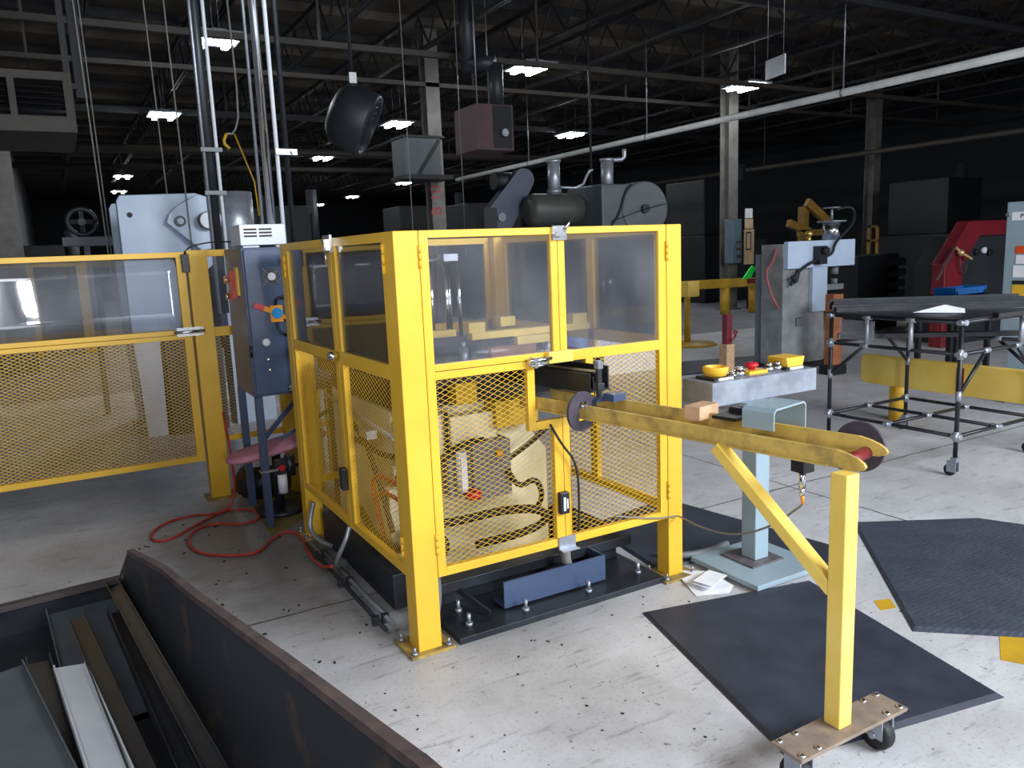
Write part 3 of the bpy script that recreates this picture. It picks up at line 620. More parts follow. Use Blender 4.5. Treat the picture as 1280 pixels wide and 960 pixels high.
for x, r, h in ((2.88, .019, .025), (2.93, .024, .045), (3.135, .024, .045), (3.2, .024, .045)):
    obj('push_button', B().cyl((x, 2.85, .985), (x, 2.85, .985+h*.6), r*1.15, n=16).cyl((x, 2.85, .985+h*.6), (x, 2.85, .985+h), r*.8, n=16), STEEL, cn, 'round steel push button')

# ------------------------------------------------------------------ floor mats, papers, marks
def mat_prism(name, poly, h, m, label, loc):
    b = B(); cx = sum(p[0] for p in poly)/len(poly); cy = sum(p[1] for p in poly)/len(poly)
    top = [(cx+(x-cx)*.965, cy+(y-cy)*.965) for x, y in poly]; n = len(poly)
    b._faces([(x, y, 0.0005) for x, y in poly] + [(x, y, .003) for x, y in poly] + [(x, y, h) for x, y in top],
             [tuple(range(n-1, -1, -1)), tuple(range(2*n, 3*n))] + [(i, (i+1) % n, (i+1) % n+n, i+n) for i in range(n)] + [(i+n, (i+1) % n+n, (i+1) % n+2*n, i+2*n) for i in range(n)])
    return solo(name, b, m, label, 'floor mat', loc)
mat_prism('floor_mat', [(2.135, 2.66), (1.86, 1.58), (2.77, 1.41), (3.02, 2.47)], .014, MATR, 'smooth black rubber mat under the castered support leg', (2.45, 2.0, 0))
mat_prism('floor_mat', [(3.875, 2.87), (2.957, 1.885), (3.50, 1.40), (4.6, 2.28), (4.5, 2.5)], .014, MATD, 'dimpled dark rubber mat at the right, its near corner pointing at the viewer', (3.8, 2.2, 0))
mat_prism('floor_mat', [(2.50, 3.0), (2.60, 3.75), (3.30, 3.87), (3.50, 2.58), (3.18, 2.515), (3.0, 2.9)], .013, MATR, 'dark rubber mat behind the control pedestal and right cage post', (2.95, 3.2, 0))
mat_prism('floor_mat', [(6.6, 7.6), (7.0, 8.6), (8.9, 8.1), (8.3, 7.25)], .014, MATR, 'distant dark mat between the cage and the spot welder', (7.6, 8, 0))
b = B()
q = [(2.455, 2.655, .002), (2.56, 2.93, .012), (2.665, 2.78, .03), (2.665, 2.62, .012), (2.60, 2.585, .003)]
b._faces(q + [(x, y, z+.001) for x, y, z in q], [(0, 1, 2, 3, 4), (9, 8, 7, 6, 5)] + [(i, i+5, (i+1) % 5+5, (i+1) % 5) for i in range(5)])
b.obox((2.60, 2.71, .036), (.17, .10, .0015), (.05, .02, .35)).obox((2.53, 2.70, .025), (.05, .12, .001), (0, .1, .2))
solo('crumpled_paper', b, PAPER, 'crumpled white paper on the floor at the foot of the right cage post', 'paper', (2.57, 2.75, 0))
for p, lab in (([(3.02, 2.08), (3.08, 2.16), (3.16, 2.13), (3.1, 2.06)], 'small worn yellow paint patch between the two near mats'), ([(3.02, 1.56), (3.3, 1.72), (3.36, 1.60), (3.1, 1.42)], 'yellow floor paint patch beneath the dimpled mat edge'), ([(.95, 4.75), (1.12, 4.85), (1.5, 5.3), (1.25, 5.6), (.98, 5.5)], 'olive yellow painted floor area under the control cabinet')):
    solo('floor_marking', B().prism(p, 'z', 0, .0012), OLIVE if 'olive' in lab else YELD, lab, 'floor marking', (p[0][0], p[0][1], 0))
deb = B()
for k in range(90):
    x, y = random.uniform(.5, 3.2), random.uniform(1.4, 2.8)
    s = random.uniform(.002, .006); deb.obox((x, y, s*.3), (s*2, s, s*.6), (0, 0, random.uniform(0, 3)))
for k in range(70):
    x, y = random.uniform(.2, 1.05), random.uniform(2.9, 5.4)
    s = random.uniform(.003, .009); deb.obox((x, y, s*.3), (s*2, s, s*.6), (0, 0, random.uniform(0, 3)))
o = solo('floor_debris', deb, BLACK, 'scattered dark metal chips on the concrete floor', 'debris', (1.5, 2.5, 0)); o['kind'] = 'stuff'

# ------------------------------------------------------------------ left safety gate
gt = thing('guard_fence', 'dull yellow safety gate at left with clear upper pane and mesh below', 'safety gate', (.3, 5.78, 0))
GY = 5.75
gp = obj('gate_post', B().box(.775, .905, GY, GY+.12, .01, H), YEL, gt, bev=.004)
obj('base_plate', B().box(.74, 1.0, GY-.04, GY+.16, 0, .012), DUSTY, gp)
gd = obj('gate_leaf', bars(B(), [(-.9, .758, 1.70, 1.735), (-.9, .705, 1.15, 1.18), (-.9, .705, 1.183, 1.215), (-.9, .758, .29, .33), (.705, .758, .33, 1.70), (-.9, -.86, .33, 1.70)], 'y', GY, GY+.035), YEL, gt, bev=.002)
wp = B(); N = 26      # warped clear sheet, front and back skins with a flat rim
U = [-.86 + 1.565*k/N for k in range(N+1)]
def wy(u, v): return GY+.015+.0026*math.sin(u*7)+.0010*math.sin(u*19+1) + (v-1.2)*.010*math.sin(u*5)
V = [1.215, 1.34, 1.46, 1.58, 1.70]
sk = [[[wp.bm.verts.new((u, wy(u, v)+off, v)) for u in U] for v in V] for off in (0, .004)]
for g in sk:
    for r0, r1 in zip(g, g[1:]):
        for k in range(N):
            f = wp.bm.faces.new((r0[k], r0[k+1], r1[k+1], r1[k])); f.smooth = True
for r in (0, -1):
    for k in range(N): wp.bm.faces.new((sk[0][r][k], sk[1][r][k], sk[1][r][k+1], sk[0][r][k+1]))
for c in (0, N):
    for k in range(4): wp.bm.faces.new((sk[0][k][c], sk[0][k+1][c], sk[1][k+1][c], sk[1][k][c]))
obj('window_pane', wp, ACRG, gd, 'clear wavy reflective plastic pane')
obj('mesh_panel', expanded(B(), -.86, .705, .33, 1.15, 'y', GY+.018, t=.003), YEL, gd)
obj('door_switch', B().box(.735, .785, GY-.03, GY-.001, 1.60, 1.72), BLACKM, gd, bev=.004)
obj('slide_bolt', B().box(.66, .83, GY-.012, GY-.001, 1.17, 1.23).cyl((.64, GY-.02, 1.2), (.84, GY-.02, 1.2), .011, n=10).cyl((.70, GY-.02, 1.2), (.70, GY-.06, 1.2), .008, n=8), STEEL, gd, 'bright steel bolt')
fp = obj('fixed_panel', bars(B(), [(.905, 1.7, 1.70, 1.745), (.905, 1.7, 1.15, 1.215), (.905, 1.7, .40, .44), (1.65, 1.7, .02, 1.70)], 'y', GY+.04, GY+.075), YEL, gt, bev=.002)
obj('window_pane', B().box(.905, 1.65, GY+.055, GY+.06, 1.215, 1.70), ACR, fp, 'clear plastic pane')
obj('mesh_panel', expanded(B(), .905, 1.65, .44, 1.15, 'y', GY+.057), YEL, fp)
gt['label'] = 'dull yellow safety gate and post at left with wavy clear pane over mesh'
t = thing('guard_fence', 'two yellow fence posts with a top rail seen through the left gate pane', 'fence', (0, 18, 0))
for x in (-.48, .45): obj('fence_post', B().box(x-.10, x+.10, 17.9, 18.1, 0, 1.80), YELD, t, bev=.004)
obj('fence_rail', B().box(-.93, .45, 17.96, 18.04, 1.72, 1.80), YELD, t); obj('fence_rail', B().box(-.93, .45, 17.96, 18.04, .1, .2), YELD, t)
cord('sensor_cable', [(.76, 5.74, 1.72), (.8, 5.8, 1.77), (.95, 5.8, 1.80), (1.1, 5.7, 1.79), (1.25, 5.45, 1.78)], .005, BLACK, 'thin black sensor cable arching over the gate post to the cabinet', 'cable')

# ------------------------------------------------------------------ control cabinet, air conditioner, hoses
cb = thing('control_cabinet', 'blue grey electrical cabinet on legs between the gate and the cage', 'electrical cabinet', (1.2, 5.2, 0))
CX0, CX1, CY0, CY1 = .965, 1.46, 4.90, 5.45
BSIDE = mat('glossy_olive_reflecting_enamel', srgb(96, 92, 72), srgb(86, 84, 70), 2, .2)
obj('cabinet_body', B().box(CX0, CX1, CY0+.02, CY1, .83, 1.735), BLUEG, cb, bev=.004)
dr = obj('cabinet_door', B().box(CX0+.012, CX1-.005, CY0, CY0+.02, .845, 1.725), BLUEG, cb, bev=.003)
fc = (1.125, CY0-.004, 1.56)
obj('fan_grille', B().lathe([(.052, -.002), (.052, .004), (.048, .004)], fc, 'y', 24), BLACK, dr, 'black fan opening')
gr = B()
for r in (.034, .044, .052): gr.tube([(fc[0]+r*math.cos(2*PI*k/24), fc[1]-.010, fc[2]+r*math.sin(2*PI*k/24)) for k in range(25)], .0014, 5)
for k in range(4):
    a = PI/4+k*PI/2; gr.tube([(fc[0]+.02*math.cos(a), fc[1]-.010, fc[2]+.02*math.sin(a)), (fc[0]+.066*math.cos(a), fc[1]-.010, fc[2]+.066*math.sin(a))], .0014, 5); gr.ball((fc[0]+.066*math.cos(a), fc[1]-.006, fc[2]+.066*math.sin(a)), .006)
obj('finger_guard', gr, GALV, dr)
obj('fan_hub', B().cyl((fc[0], fc[1]-.008, fc[2]), (fc[0], fc[1]-.014, fc[2]), .024, n=20), WHITE, dr, 'white fan hub')
sw = obj('disconnect_switch', B().obox((1.135, CY0-.012, 1.335), (.075, .024, .10)).beam((1.135, CY0-.02, 1.34), (1.055, CY0-.02, 1.375), .03, .02, (0, 1, 0)).beam((1.135, CY0-.02, 1.325), (1.22, CY0-.02, 1.30), .026, .02, (0, 1, 0)), ORANGE, dr, 'yellow orange rotary valve')
obj('red_lever', B().beam((1.06, CY0-.02, 1.372), (1.005, CY0-.02, 1.395), .034, .022, (0, 1, 0)), REDB, sw, 'red lever tip')
obj('blue_dial', B().cyl((1.135, CY0-.025, 1.338), (1.135, CY0-.034, 1.338), .033, n=24), CYAN, sw, 'round cyan dial')
obj('pipe_loop', B().tube([(1.135, CY0-.012, 1.385), (1.135, CY0-.03, 1.43), (1.19, CY0-.03, 1.435), (1.25, CY0-.02, 1.435)], .009, 8, 2), BLACKM, dr)
obj('pipe_loop', B().tube([(1.135, CY0-.012, 1.285), (1.135, CY0-.03, 1.225), (1.19, CY0-.03, 1.205), (1.25, CY0-.02, 1.21)], .009, 8, 2), BLACKM, dr)
for x, z, r in ((1.06, 1.165, .024), (1.065, 1.06, .012), (1.07, .995, .012)):
    obj('gauge' if r > .02 else 'indicator_button', B().lathe([(r, 0), (r, -.012), (r*.8, -.016), (r*.3, -.016)], (x, CY0-.001, z), 'y', 20), CHROME if r < .02 else WHITE, dr, 'white round gauge' if r > .02 else 'chrome button')
text('small_emblem', 'S~', .05, (1.2, CY0-.002, .865), (1, 0, 0), (0, 0, 1), WHITE, dr)
obj('hinge', B().cyl((CX0+.004, CY0+.005, 1.08), (CX0+.004, CY0+.005, 1.15), .011, n=8), BLACKM, dr)
for x, y in ((.965, 4.90), (.965, 5.42), (1.42, 4.90), (1.42, 5.42)):
    obj('leg', B().box(x, x+.045, y, y+.045, 0, .83), BLUEG, cb, bev=.003)
obj('leg_brace', B().beam((1.44, 4.92, .7), (1.1, 4.93, .55), .02, .02).beam((1.44, 5.43, .8), (1.1, 5.43, .45), .02, .03), BLUEG, cb)
ml = obj('tool_hanger', B().box(CX0-.012, CX0, 5.05, 5.12, 1.45, 1.62), YEL, cb, 'yellow tag strip')
rdm = B().box(CX0-.03, CX0-.002, 5.13, 5.2, 1.43, 1.60).box(CX0-.03, CX0-.002, 5.2, 5.4, 1.52, 1.57).box(CX0-.028, CX0-.002, 5.22, 5.36, 1.42, 1.46)
obj('red_valve_bank', rdm, REDB, cb, 'red valve bank')
obj('valve_plug', B().cyl((CX0-.04, 5.3, 1.545), (CX0-.03, 5.3, 1.545), .014).cyl((CX0-.04, 5.24, 1.545), (CX0-.03, 5.24, 1.545), .012).cyl((CX0-.04, 5.3, 1.44), (CX0-.028, 5.3, 1.44), .016), CHROME, cb)
t = thing('air_conditioner', 'white slotted cooling unit on top of the blue grey cabinet', 'cooling unit', (1.12, 5.1, 1.735))
obj('unit_case', B().box(.985, 1.26, 5.0, 5.3, 1.75, 1.875).box(1.0, 1.1, 5.02, 5.25, 1.735, 1.75).box(1.2, 1.25, 5.02, 5.25, 1.735, 1.75), WHITE, t, bev=.006)
sl = B()
for x0, x1 in ((1.01, 1.085), (1.10, 1.175)):
    for z in (1.80, 1.82, 1.84): sl.box(x0, x1, 4.996, 5.002, z, z+.010)
obj('vent_slots', sl, BLACK, t, 'dark vent slots')
t = thing('filter_regulator', 'air filter regulator with a clear bowl strapped to the cabinet leg', 'filter regulator', (1.05, 4.87, .3))
obj('regulator_body', B().box(1.06, 1.12, 4.93, 4.99, .32, .41).cyl((1.15, 4.96, .30), (1.15, 4.96, .43), .035, n=16).cyl((1.01, 4.93, .365), (1.25, 4.95, .36), .012, n=8), BLACKM, t)
obj('filter_bowl', B().cyl((1.09, 4.935, .2), (1.09, 4.935, .32), .03, n=16), WHITE, t, 'white ribbed bowl')
obj('red_badge', B().cyl((1.09, 4.925, .365), (1.09, 4.915, .365), .02, n=16), REDB, t)
obj('strap', B().box(.955, 1.06, 4.893, 4.95, .355, .37), STEEL, t)
st = thing('work_stool', 'stool with a faded pink pad slumped under the control cabinet', 'stool', (1.12, 5.3, 0))
pd = B()
ring = []
for k in range(28):
    a = 2*PI*k/28; r_ = (abs(math.cos(a))**2.6+abs(math.sin(a))**2.6)**(-1/2.6)
    ring.append((1.13+.33*r_*math.cos(a), 5.18+.15*r_*math.sin(a)))
lay = [(.86, .425), (.99, .437), (1.0, .452), (.93, .472), (.5, .484)]
rg = [[pd.bm.verts.new((1.13+(x-1.13)*s, 5.18+(y-5.18)*s, z+.05*(x-1.13)/.33)) for x, y in ring] for s, z in lay]
for r0, r1 in zip(rg, rg[1:]):
    for k in range(28):
        f = pd.bm.faces.new((r0[k], r0[(k+1) % 28], r1[(k+1) % 28], r1[k])); f.smooth = True
pd.bm.faces.new(rg[0][::-1]); pd.bm.faces.new(rg[-1])
obj('seat_pad', pd, PINK, st, 'faded pink vinyl pad')
obj('stool_post', B().cyl((1.12, 5.2, .02), (1.12, 5.2, .44), .03, n=14), DSTEEL, st)
obj('stool_base', B().cyl((1.12, 5.2, 0), (1.12, 5.2, .03), .16, n=20), DSTEEL, st)
t = thing('round_canister', 'dark round canister with a pale lid on the floor behind the cabinet legs', 'canister', (1.0, 5.75, 0))
obj('canister_body', B().lathe([(.16, 0), (.2, .04), (.21, .12), (.16, .2), (.1, .235)], (1.13, 5.70, 0), 'z', 24), BLACKM, t)
obj('lid', B().lathe([(.13, .21), (.1, .255), (.03, .265)], (1.13, 5.70, 0), 'z', 24), WHITE, t, 'pale lid')
t = thing('yellow_tank', 'yellow cylinder standing behind the control cabinet legs', 'tank', (1.75, 5.4, 0))
obj('tank_shell', B().lathe([(.13, 0), (.14, .03), (.14, .75), (.10, .83), (.03, .86)], (1.42, 5.63, 0), 'z', 24), YEL, t)
cord('air_hose', [(.90, 5.72, .62), (.89, 5.5, .35), (.86, 5.3, .12), (.78, 5.33, .013), (.55, 5.45, .011), (.36, 5.32, .011), (.30, 5.1, .011), (.38, 4.98, .011), (.56, 5.18, .011), (.78, 5.4, .011), (.95, 5.35, .011), (.98, 5.1, .011),
     (.85, 5.02, .011), (.66, 5.2, .011), (.5, 5.02, .011), (.5, 4.68, .011), (.68, 4.50, .011), (.82, 4.46, .011), (.93, 4.66, .011), (1.07, 4.75, .012), (1.09, 4.5, .012), (1.05, 4.28, .012), (1.04, 4.0, .03), (1.06, 3.85, .08)], .0085, HOSE, 'orange red air hose looping across the floor from the gate to the cage', 'hose', 10, 2)

# chrome conduits dropping from the roof
def drop(name, x, y, z0, r, m, lab, cat='conduit', group='conduits dropping from the roof'):
    return solo(name, B().cyl((x, y, z0), (x, y, ZC), r, n=14), m, lab, cat, (x, y, z0), group)
drop('conduit', 1.235, 5.22, 1.735, .026, CHROME, 'thickest shiny chrome conduit dropping to the control cabinet')
drop('conduit', 1.185, 5.26, 1.735, .010, GALV, 'thin silver conduit just left of the thick chrome one')
drop('conduit', 1.30, 5.2, 1.735, .013, WHITE, 'pale thin conduit just right of the thick chrome one')
drop('conduit', 1.385, 5.3, 1.735, .017, DSTEEL, 'dark conduit farthest right of the group over the cabinet')
t = thing('conduit_clamp', 'steel strut clamp holding the conduits above the cabinet', 'clamp', (1.32, 5.2, 2.3))
obj('strut', B().box(1.285, 1.42, 5.165, 5.19, 2.31, 2.345), GALV, t)
obj('clamp_bolt', B().cyl((1.39, 5.165, 2.327), (1.39, 5.14, 2.327), .012, n=8), STEEL, t)
drop('conduit', 1.29, 7.6, 1.2, .05, DSTEEL, 'dark thick pole rising past the right side of the big press')
drop('conduit', 1.25, 7.55, 1.2, .014, GALV, 'thin silver conduit on the left of the dark pole by the press')
drop('conduit', 1.36, 7.55, 1.2, .016, WHITE, 'pale conduit on the right of the dark pole by the press')
for z, lab in ((2.25, 'lower pipe clamp on the pole beside the press'), (2.62, 'upper pipe clamp on the pole beside the press')):
    t = thing('conduit_clamp', lab, 'clamp', (1.3, 7.5, z)); obj('strut', B().box(1.22, 1.40, 7.50, 7.534, z, z+.035), MGREY, t)

# ------------------------------------------------------------------ scrap hopper, bottom left
hp_ = thing('scrap_hopper', 'dark rust stained steel scrap hopper filling the bottom left corner', 'hopper', (.128, 3.19, 0), rz=.106)
# local frame: -y towards the camera, -x across
TOP = [(-.1, .62), (-.67, .735), (-1.1, .79), (-1.72, .888), (-2.29, .97), (-2.7, 1.0)]
SIDE = TOP + [(-2.7, .1), (-.7, .1), (.17, .42)]
obj('side_plate', B().prism(SIDE, 'x', -.028, -.016), RUST, hp_, 'rust stained side plate', local=True)
tb_ = B()
for (ya, za), (yb, zb) in zip(TOP, TOP[1:]): tb_.beam((-.022, ya+.003, za+.004), (-.022, yb-.003, zb+.004), .022, .018)
tb_.beam((-.022, -.1, .624), (-.022, .165, .45), .018, .014)
obj('top_lip', tb_, mat('rusty_brown_edge', srgb(92, 76, 74), srgb(60, 50, 52), 14, .6, bump=.1), hp_, local=True)
obj('side_plate', B().prism(SIDE, 'x', -1.0, -.988), RUST, hp_, local=True)
obj('front_lip', B().box(-.988, -.028, .135, .17, .43, .452).prism([(.16, .43), (.172, .43), (.172, .36), (.16, .36)], 'x', -.988, -.028), mat('brown_black_steel', srgb(66, 58, 58), srgb(48, 44, 46), 5, .5), hp_, local=True)
obj('hopper_floor', B().prism([(.165, .44), (.05, .37), (-.4, .31), (-2.7, .31), (-2.7, .30), (-.4, .30), (.05, .36), (.165, .43)], 'x', -.988, -.028), DSTEEL, hp_, local=True)
obj('skid', B().box(-.95, -.85, -2.5, -.5, 0, .112), DSTEEL, hp_, local=True)
obj('skid', B().box(-.2, -.1, -2.5, -.5, 0, .112), DSTEEL, hp_, local=True)
def scrap(name, label, m, P, Q, wd, h, tilt=0, lips=True, cat='metal offcut', bev=0):
    """a bent channel offcut from P to Q in the hopper frame"""
    P = Vector(P); Q = Vector(Q); d = (Q-P).normalized(); sd = d.cross(Vector((0, 0, 1))).normalized(); up = sd.cross(d)
    R = Matrix.Rotation(tilt, 3, d); sd = R @ sd; up = R @ up
    th = .004; sec = [(-wd/2, h), (-wd/2, 0), (wd/2, 0), (wd/2, h), (wd/2-th, h), (wd/2-th, th), (-wd/2+th, th), (-wd/2+th, h)] if lips else [(-wd/2, 0), (wd/2, 0), (wd/2, th), (-wd/2, th)]
    b = B(); n = len(sec); vs = [P + sd*u + up*v for u, v in sec] + [Q + sd*u + up*v for u, v in sec]
    caps = [(0, 1, 6, 7), (1, 2, 5, 6), (2, 3, 4, 5)] if lips else [(0, 1, 2, 3)]
    b._faces(vs, [(i, i+n, (i+1) % n+n, (i+1) % n) for i in range(n)] + caps + [tuple(n+i for i in reversed(c)) for c in caps])
    M = ROOT[hp_]; b.bm.transform(M)
    return solo(name, b, m, label, cat, tuple(M @ P), 'offcuts in the scrap hopper')
scrap('sheet_offcut', 'grey green flat sheet at the far end of the scrap hopper', GPLATE, (-.175, .08, .395), (-.19, -.75, .345), .25, .03, 0, True)
scrap('channel_offcut', 'dark brown channel lying against the right side plate of the hopper', PROF, (-.062, .11, .43), (-.125, -1.7, .60), .045, .03, .3)
scrap('channel_offcut', 'long dark channel second from the right side plate in the hopper', DSTEEL, (-.105, -.1, .41), (-.185, -1.75, .60), .04, .025, -.15)
scrap('channel_offcut', 'dark channel with a folded edge just right of the white strip in the hopper', PROF, (-.215, -.1, .42), (-.245, -1.75, .605), .05, .03, .3)
scrap('white_strip', 'white painted metal strip sticking up among the dark offcuts', WHITE, (-.296, -.6, .485), (-.305, -1.75, .625), .085, .014, -.15)
scrap('sheet_offcut', 'large grey green sheet lying at the near left of the hopper', GPLATE, (-.53, -.6, .52), (-.455, -1.75, .60), .25, .02, .05)
scrap('channel_offcut', 'dark folded channel at the left edge of the hopper', PROF, (-.36, -.25, .37), (-.375, -1.6, .47), .07, .03, -.1)
scrap('channel_offcut', 'dark channel at the far left below the hopper lip', DSTEEL, (-.62, .0, .39), (-.72, -1.6, .44), .22, .05, .05)
scrap('channel_offcut', 'dark channel deep in the hopper under the long channels', DSTEEL, (-.17, -.82, .36), (-.19, -1.8, .42), .2, .04, 0)
cord('wire_scrap', [(.215, 1.33, .66), (.222, 1.32, .72), (.214, 1.31, .76)], .002, WHITE, 'thin white wire scrap standing at the hopper edge', 'wire', 5, 1)

# ------------------------------------------------------------------ pipe cart with dark profiles
ct = thing('pipe_rack_cart', 'black pipe frame cart on casters with silver joints at right', 'cart', (5.65, 3.6, 0))
A0, A1, C0, C1 = 5.2, 6.18, 3.07, 4.10
ps = [(A0, C0), (A0, C1), (A1, C1), (A1, C0)]
for x, y in ps:
    obj('post', B().cyl((x, y, .135), (x, y, 1.075), .0155, n=12), BLACKM, ct)
    c = obj('caster', B().box(x-.02, x+.02, y-.02, y+.02, .10, .135).box(x-.022, x-.017, y-.02, y+.045, .03, .11).box(x+.017, x+.022, y-.02, y+.045, .03, .11), GALV, ct)
    obj('caster_wheel', B().lathe([(.02, -.014), (.04, -.013), (.042, 0), (.04, .013), (.02, .014)], (x, y+.03, .042), 'x', 20), BLACK, c, 'black wheel')
def pipe(p, q): obj('frame_pipe', B().cyl(p, q, .0135, n=10), BLACKM, ct)
def joint(x, y, z, ax='z'):
    e = {'x': (.035, 0, 0), 'y': (0, .035, 0), 'z': (0, 0, .035)}
    b = B()
    for k in ax: v_ = e[k]; b.cyl((x-v_[0], y-v_[1], z-v_[2]), (x+v_[0], y+v_[1], z+v_[2]), .0195, n=10)
    obj('pipe_joint', b, GALV, ct, 'silver clamp joint')
for z in (.28, .845, 1.06):
    for (xa, ya), (xb, yb) in zip(ps, ps[1:]+ps[:1]): pipe((xa, ya, z), (xb, yb, z))
    for x, y in ps: joint(x, y, z, 'xyz' if z < 1 else 'xy')
mx, my = (A0+A1)/2, (C0+C1)/2
pipe((mx, C0, .28), (mx, C1, .28)); pipe((A0, my, .28), (A1, my, .28)); joint(mx, my, .28, 'xy'); joint(mx, C0, .28, 'xy'); joint(mx, C1, .28, 'xy'); joint(A0, my, .28, 'xy'); joint(A1, my, .28, 'xy')
for p, q in (((A0, C1, .60), (A0, C1-.30, .845)), ((A0, C0, .56), (A0+.30, C0, .845)), ((A1, C1, .6), (A1-.3, C1, .845)), ((A1, C0, .6), (A1, C0+.3, .845)), ((A1, C0, .56), (A1-.3, C0, .845))):
    pipe(p, q); joint(p[0], p[1], p[2]); joint(q[0], q[1], q[2], 'x' if abs(p[0]-q[0]) > .01 else 'y')
for x, y in ((A0, my+.2), (A0, my-.15), (A1-.25, C0)): obj('riser', B().cyl((x, y, .845), (x, y, 1.06), .017, n=10), GALV, ct, 'silver riser'); joint(x, y, 1.06, 'y')
obj('shelf_sheet', B().box(A0-.02, A1+.03, C0-.02, C1+.05, 1.074, 1.082), DSTEEL, ct, 'dark top sheet')
obj('outrigger', B().beam((A0+.3, C0-.05, 1.09), (A1+.35, C0-.35, 1.12), .05, .03), BLACKM, ct)
obj('document_pocket', B().box(A0+.02, A0+.025, C1-.36, C1-.06, .88, 1.03), acrylic('clear_pocket', .3), ct, 'clear plastic pocket')
t = thing('profile_bundle', 'lower dark metal profile bar lying on the cart shelf', 'metal profile', (5.9, 3.9, .86), 'profiles on the cart')
obj('bar', B().beam((5.35, 4.15, .878), (6.35, 3.3, .878), .09, .035), PROF, t)
for k, (z, y, lab) in enumerate(((1.10, 4.0, 'front dark metal profile on the cart top'), (1.135, 4.0, 'upper dark metal profile stacked on the cart top'), (1.10, 3.85, 'second dark metal profile on the cart top, nearer the viewer'))):
    t = thing('profile_bundle', lab, 'metal profile', (5.7, y, z-.018), 'profiles on the cart')
    off = -.12*(k == 2)
    obj('bar', B().beam((5.36+off, 4.22+off, z), (6.45+off, 3.35+off, z), .08, .034).beam((5.36+off, 4.25+off, z+.01), (6.45+off, 3.38+off, z+.01), .012, .05), PROF if k != 1 else DSTEEL, t)
b = B(); q = [(5.62, 3.30, 1.085), (5.40, 3.56, 1.09), (5.56, 3.58, 1.088), (5.78, 3.40, 1.10), (5.60, 3.44, 1.14)]
b._faces(q, [(0, 1, 4), (1, 2, 4), (2, 3, 4), (3, 0, 4), (0, 3, 2, 1)])
solo('crumpled_paper', b, PAPER, 'white folded paper resting on the cart top', 'paper', (5.6, 3.4, 1.083))
solo('plastic_tray', B().prism([(8.35, .981), (8.85, .981), (8.9, 1.07), (8.87, 1.07), (8.83, .995), (8.37, .995), (8.33, 1.07), (8.30, 1.07)], 'y', 5.0, 5.25).box(8.34, 8.86, 5.0, 5.012, .981, 1.065).box(8.34, 8.86, 5.238, 5.25, .981, 1.065), BLUEP, 'bright blue plastic tray on the bench behind the cart', 'tray', (8.6, 5.12, .981))
t = thing('work_bench', 'dark bench behind the cart carrying the bright blue tray', 'bench', (8.6, 5.17, 0))
obj('bench_top', B().box(8.2, 9.0, 4.95, 5.4, .95, .98), DGREY, t)
for x in (8.22, 8.93):
    for y in (4.97, 5.33): obj('leg', B().box(x, x+.05, y, y+.05, 0, .95), DGREY, t)

# ------------------------------------------------------------------ right guard rail, electrical panel
gr_ = thing('guard_rail', 'cream yellow guard rail on a round post behind the cart', 'guard rail', (6.4, 4.37, 0))
obj('rail_beam', B().prism([(4.62, .33), (4.66, .36), (4.66, .56), (4.62, .59), (1.6, .59), (1.6, .33)], 'x', 6.33, 6.40), YELC, gr_, bev=.006)
obj('post', B().cyl((6.47, 4.37, 0), (6.47, 4.37, .42), .075, n=20), YEL, gr_)
obj('post', B().cyl((6.47, 2.2, 0), (6.47, 2.2, .42), .075, n=20), YEL, gr_)
obj('red_sticker', B().box(6.325, 6.331, 3.70, 3.76, .36, .56), RED, gr_, 'dark red sticker')
ep = thing('electrical_panel', 'tall light grey electrical panel with safety labels at the right edge', 'electrical panel', (7.98, 3.95, 0))
obj('panel_body', B().box(7.82, 8.15, 3.65, 4.25, .62, 1.915).box(7.86, 8.12, 3.72, 4.19, .0, .62), LBLUE, ep, bev=.005)
pdr = obj('panel_door', B().box(7.80, 7.82, 3.67, 4.235, .64, 1.90), LBLUE, ep, bev=.003)
LF = (7.796, 7.80)
obj('name_label', B().box(*LF, 3.98, 4.19, 1.745, 1.82), LBL, pdr)
text('label_text', 'PP', .06, (7.795, 4.085, 1.782), (0, -1, 0), (0, 0, 1), BLACK, pdr)
obj('orange_label', B().box(*LF, 3.95, 4.14, 1.44, 1.51), mat('orange_label', srgb(226, 80, 30)), pdr)
obj('white_label', B().box(*LF, 3.95, 4.13, 1.345, 1.425), LBL, pdr); obj('white_label', B().box(*LF, 3.95, 4.15, 1.22, 1.33), LBL, pdr)
obj('yellow_label', B().box(*LF, 3.95, 4.15, 1.03, 1.15), YEL, pdr); obj('black_label_band', B().box(*LF, 3.95, 4.15, 1.155, 1.19), BLACK, pdr)
obj('door_latch', B().cyl((7.80, 4.22, 1.80), (7.78, 4.22, 1.80), .02, n=12), STEEL, pdr)
drop('conduit', 7.98, 4.12, 1.915, .045, WHITE, 'bright conduit rising from the top of the right electrical panel')

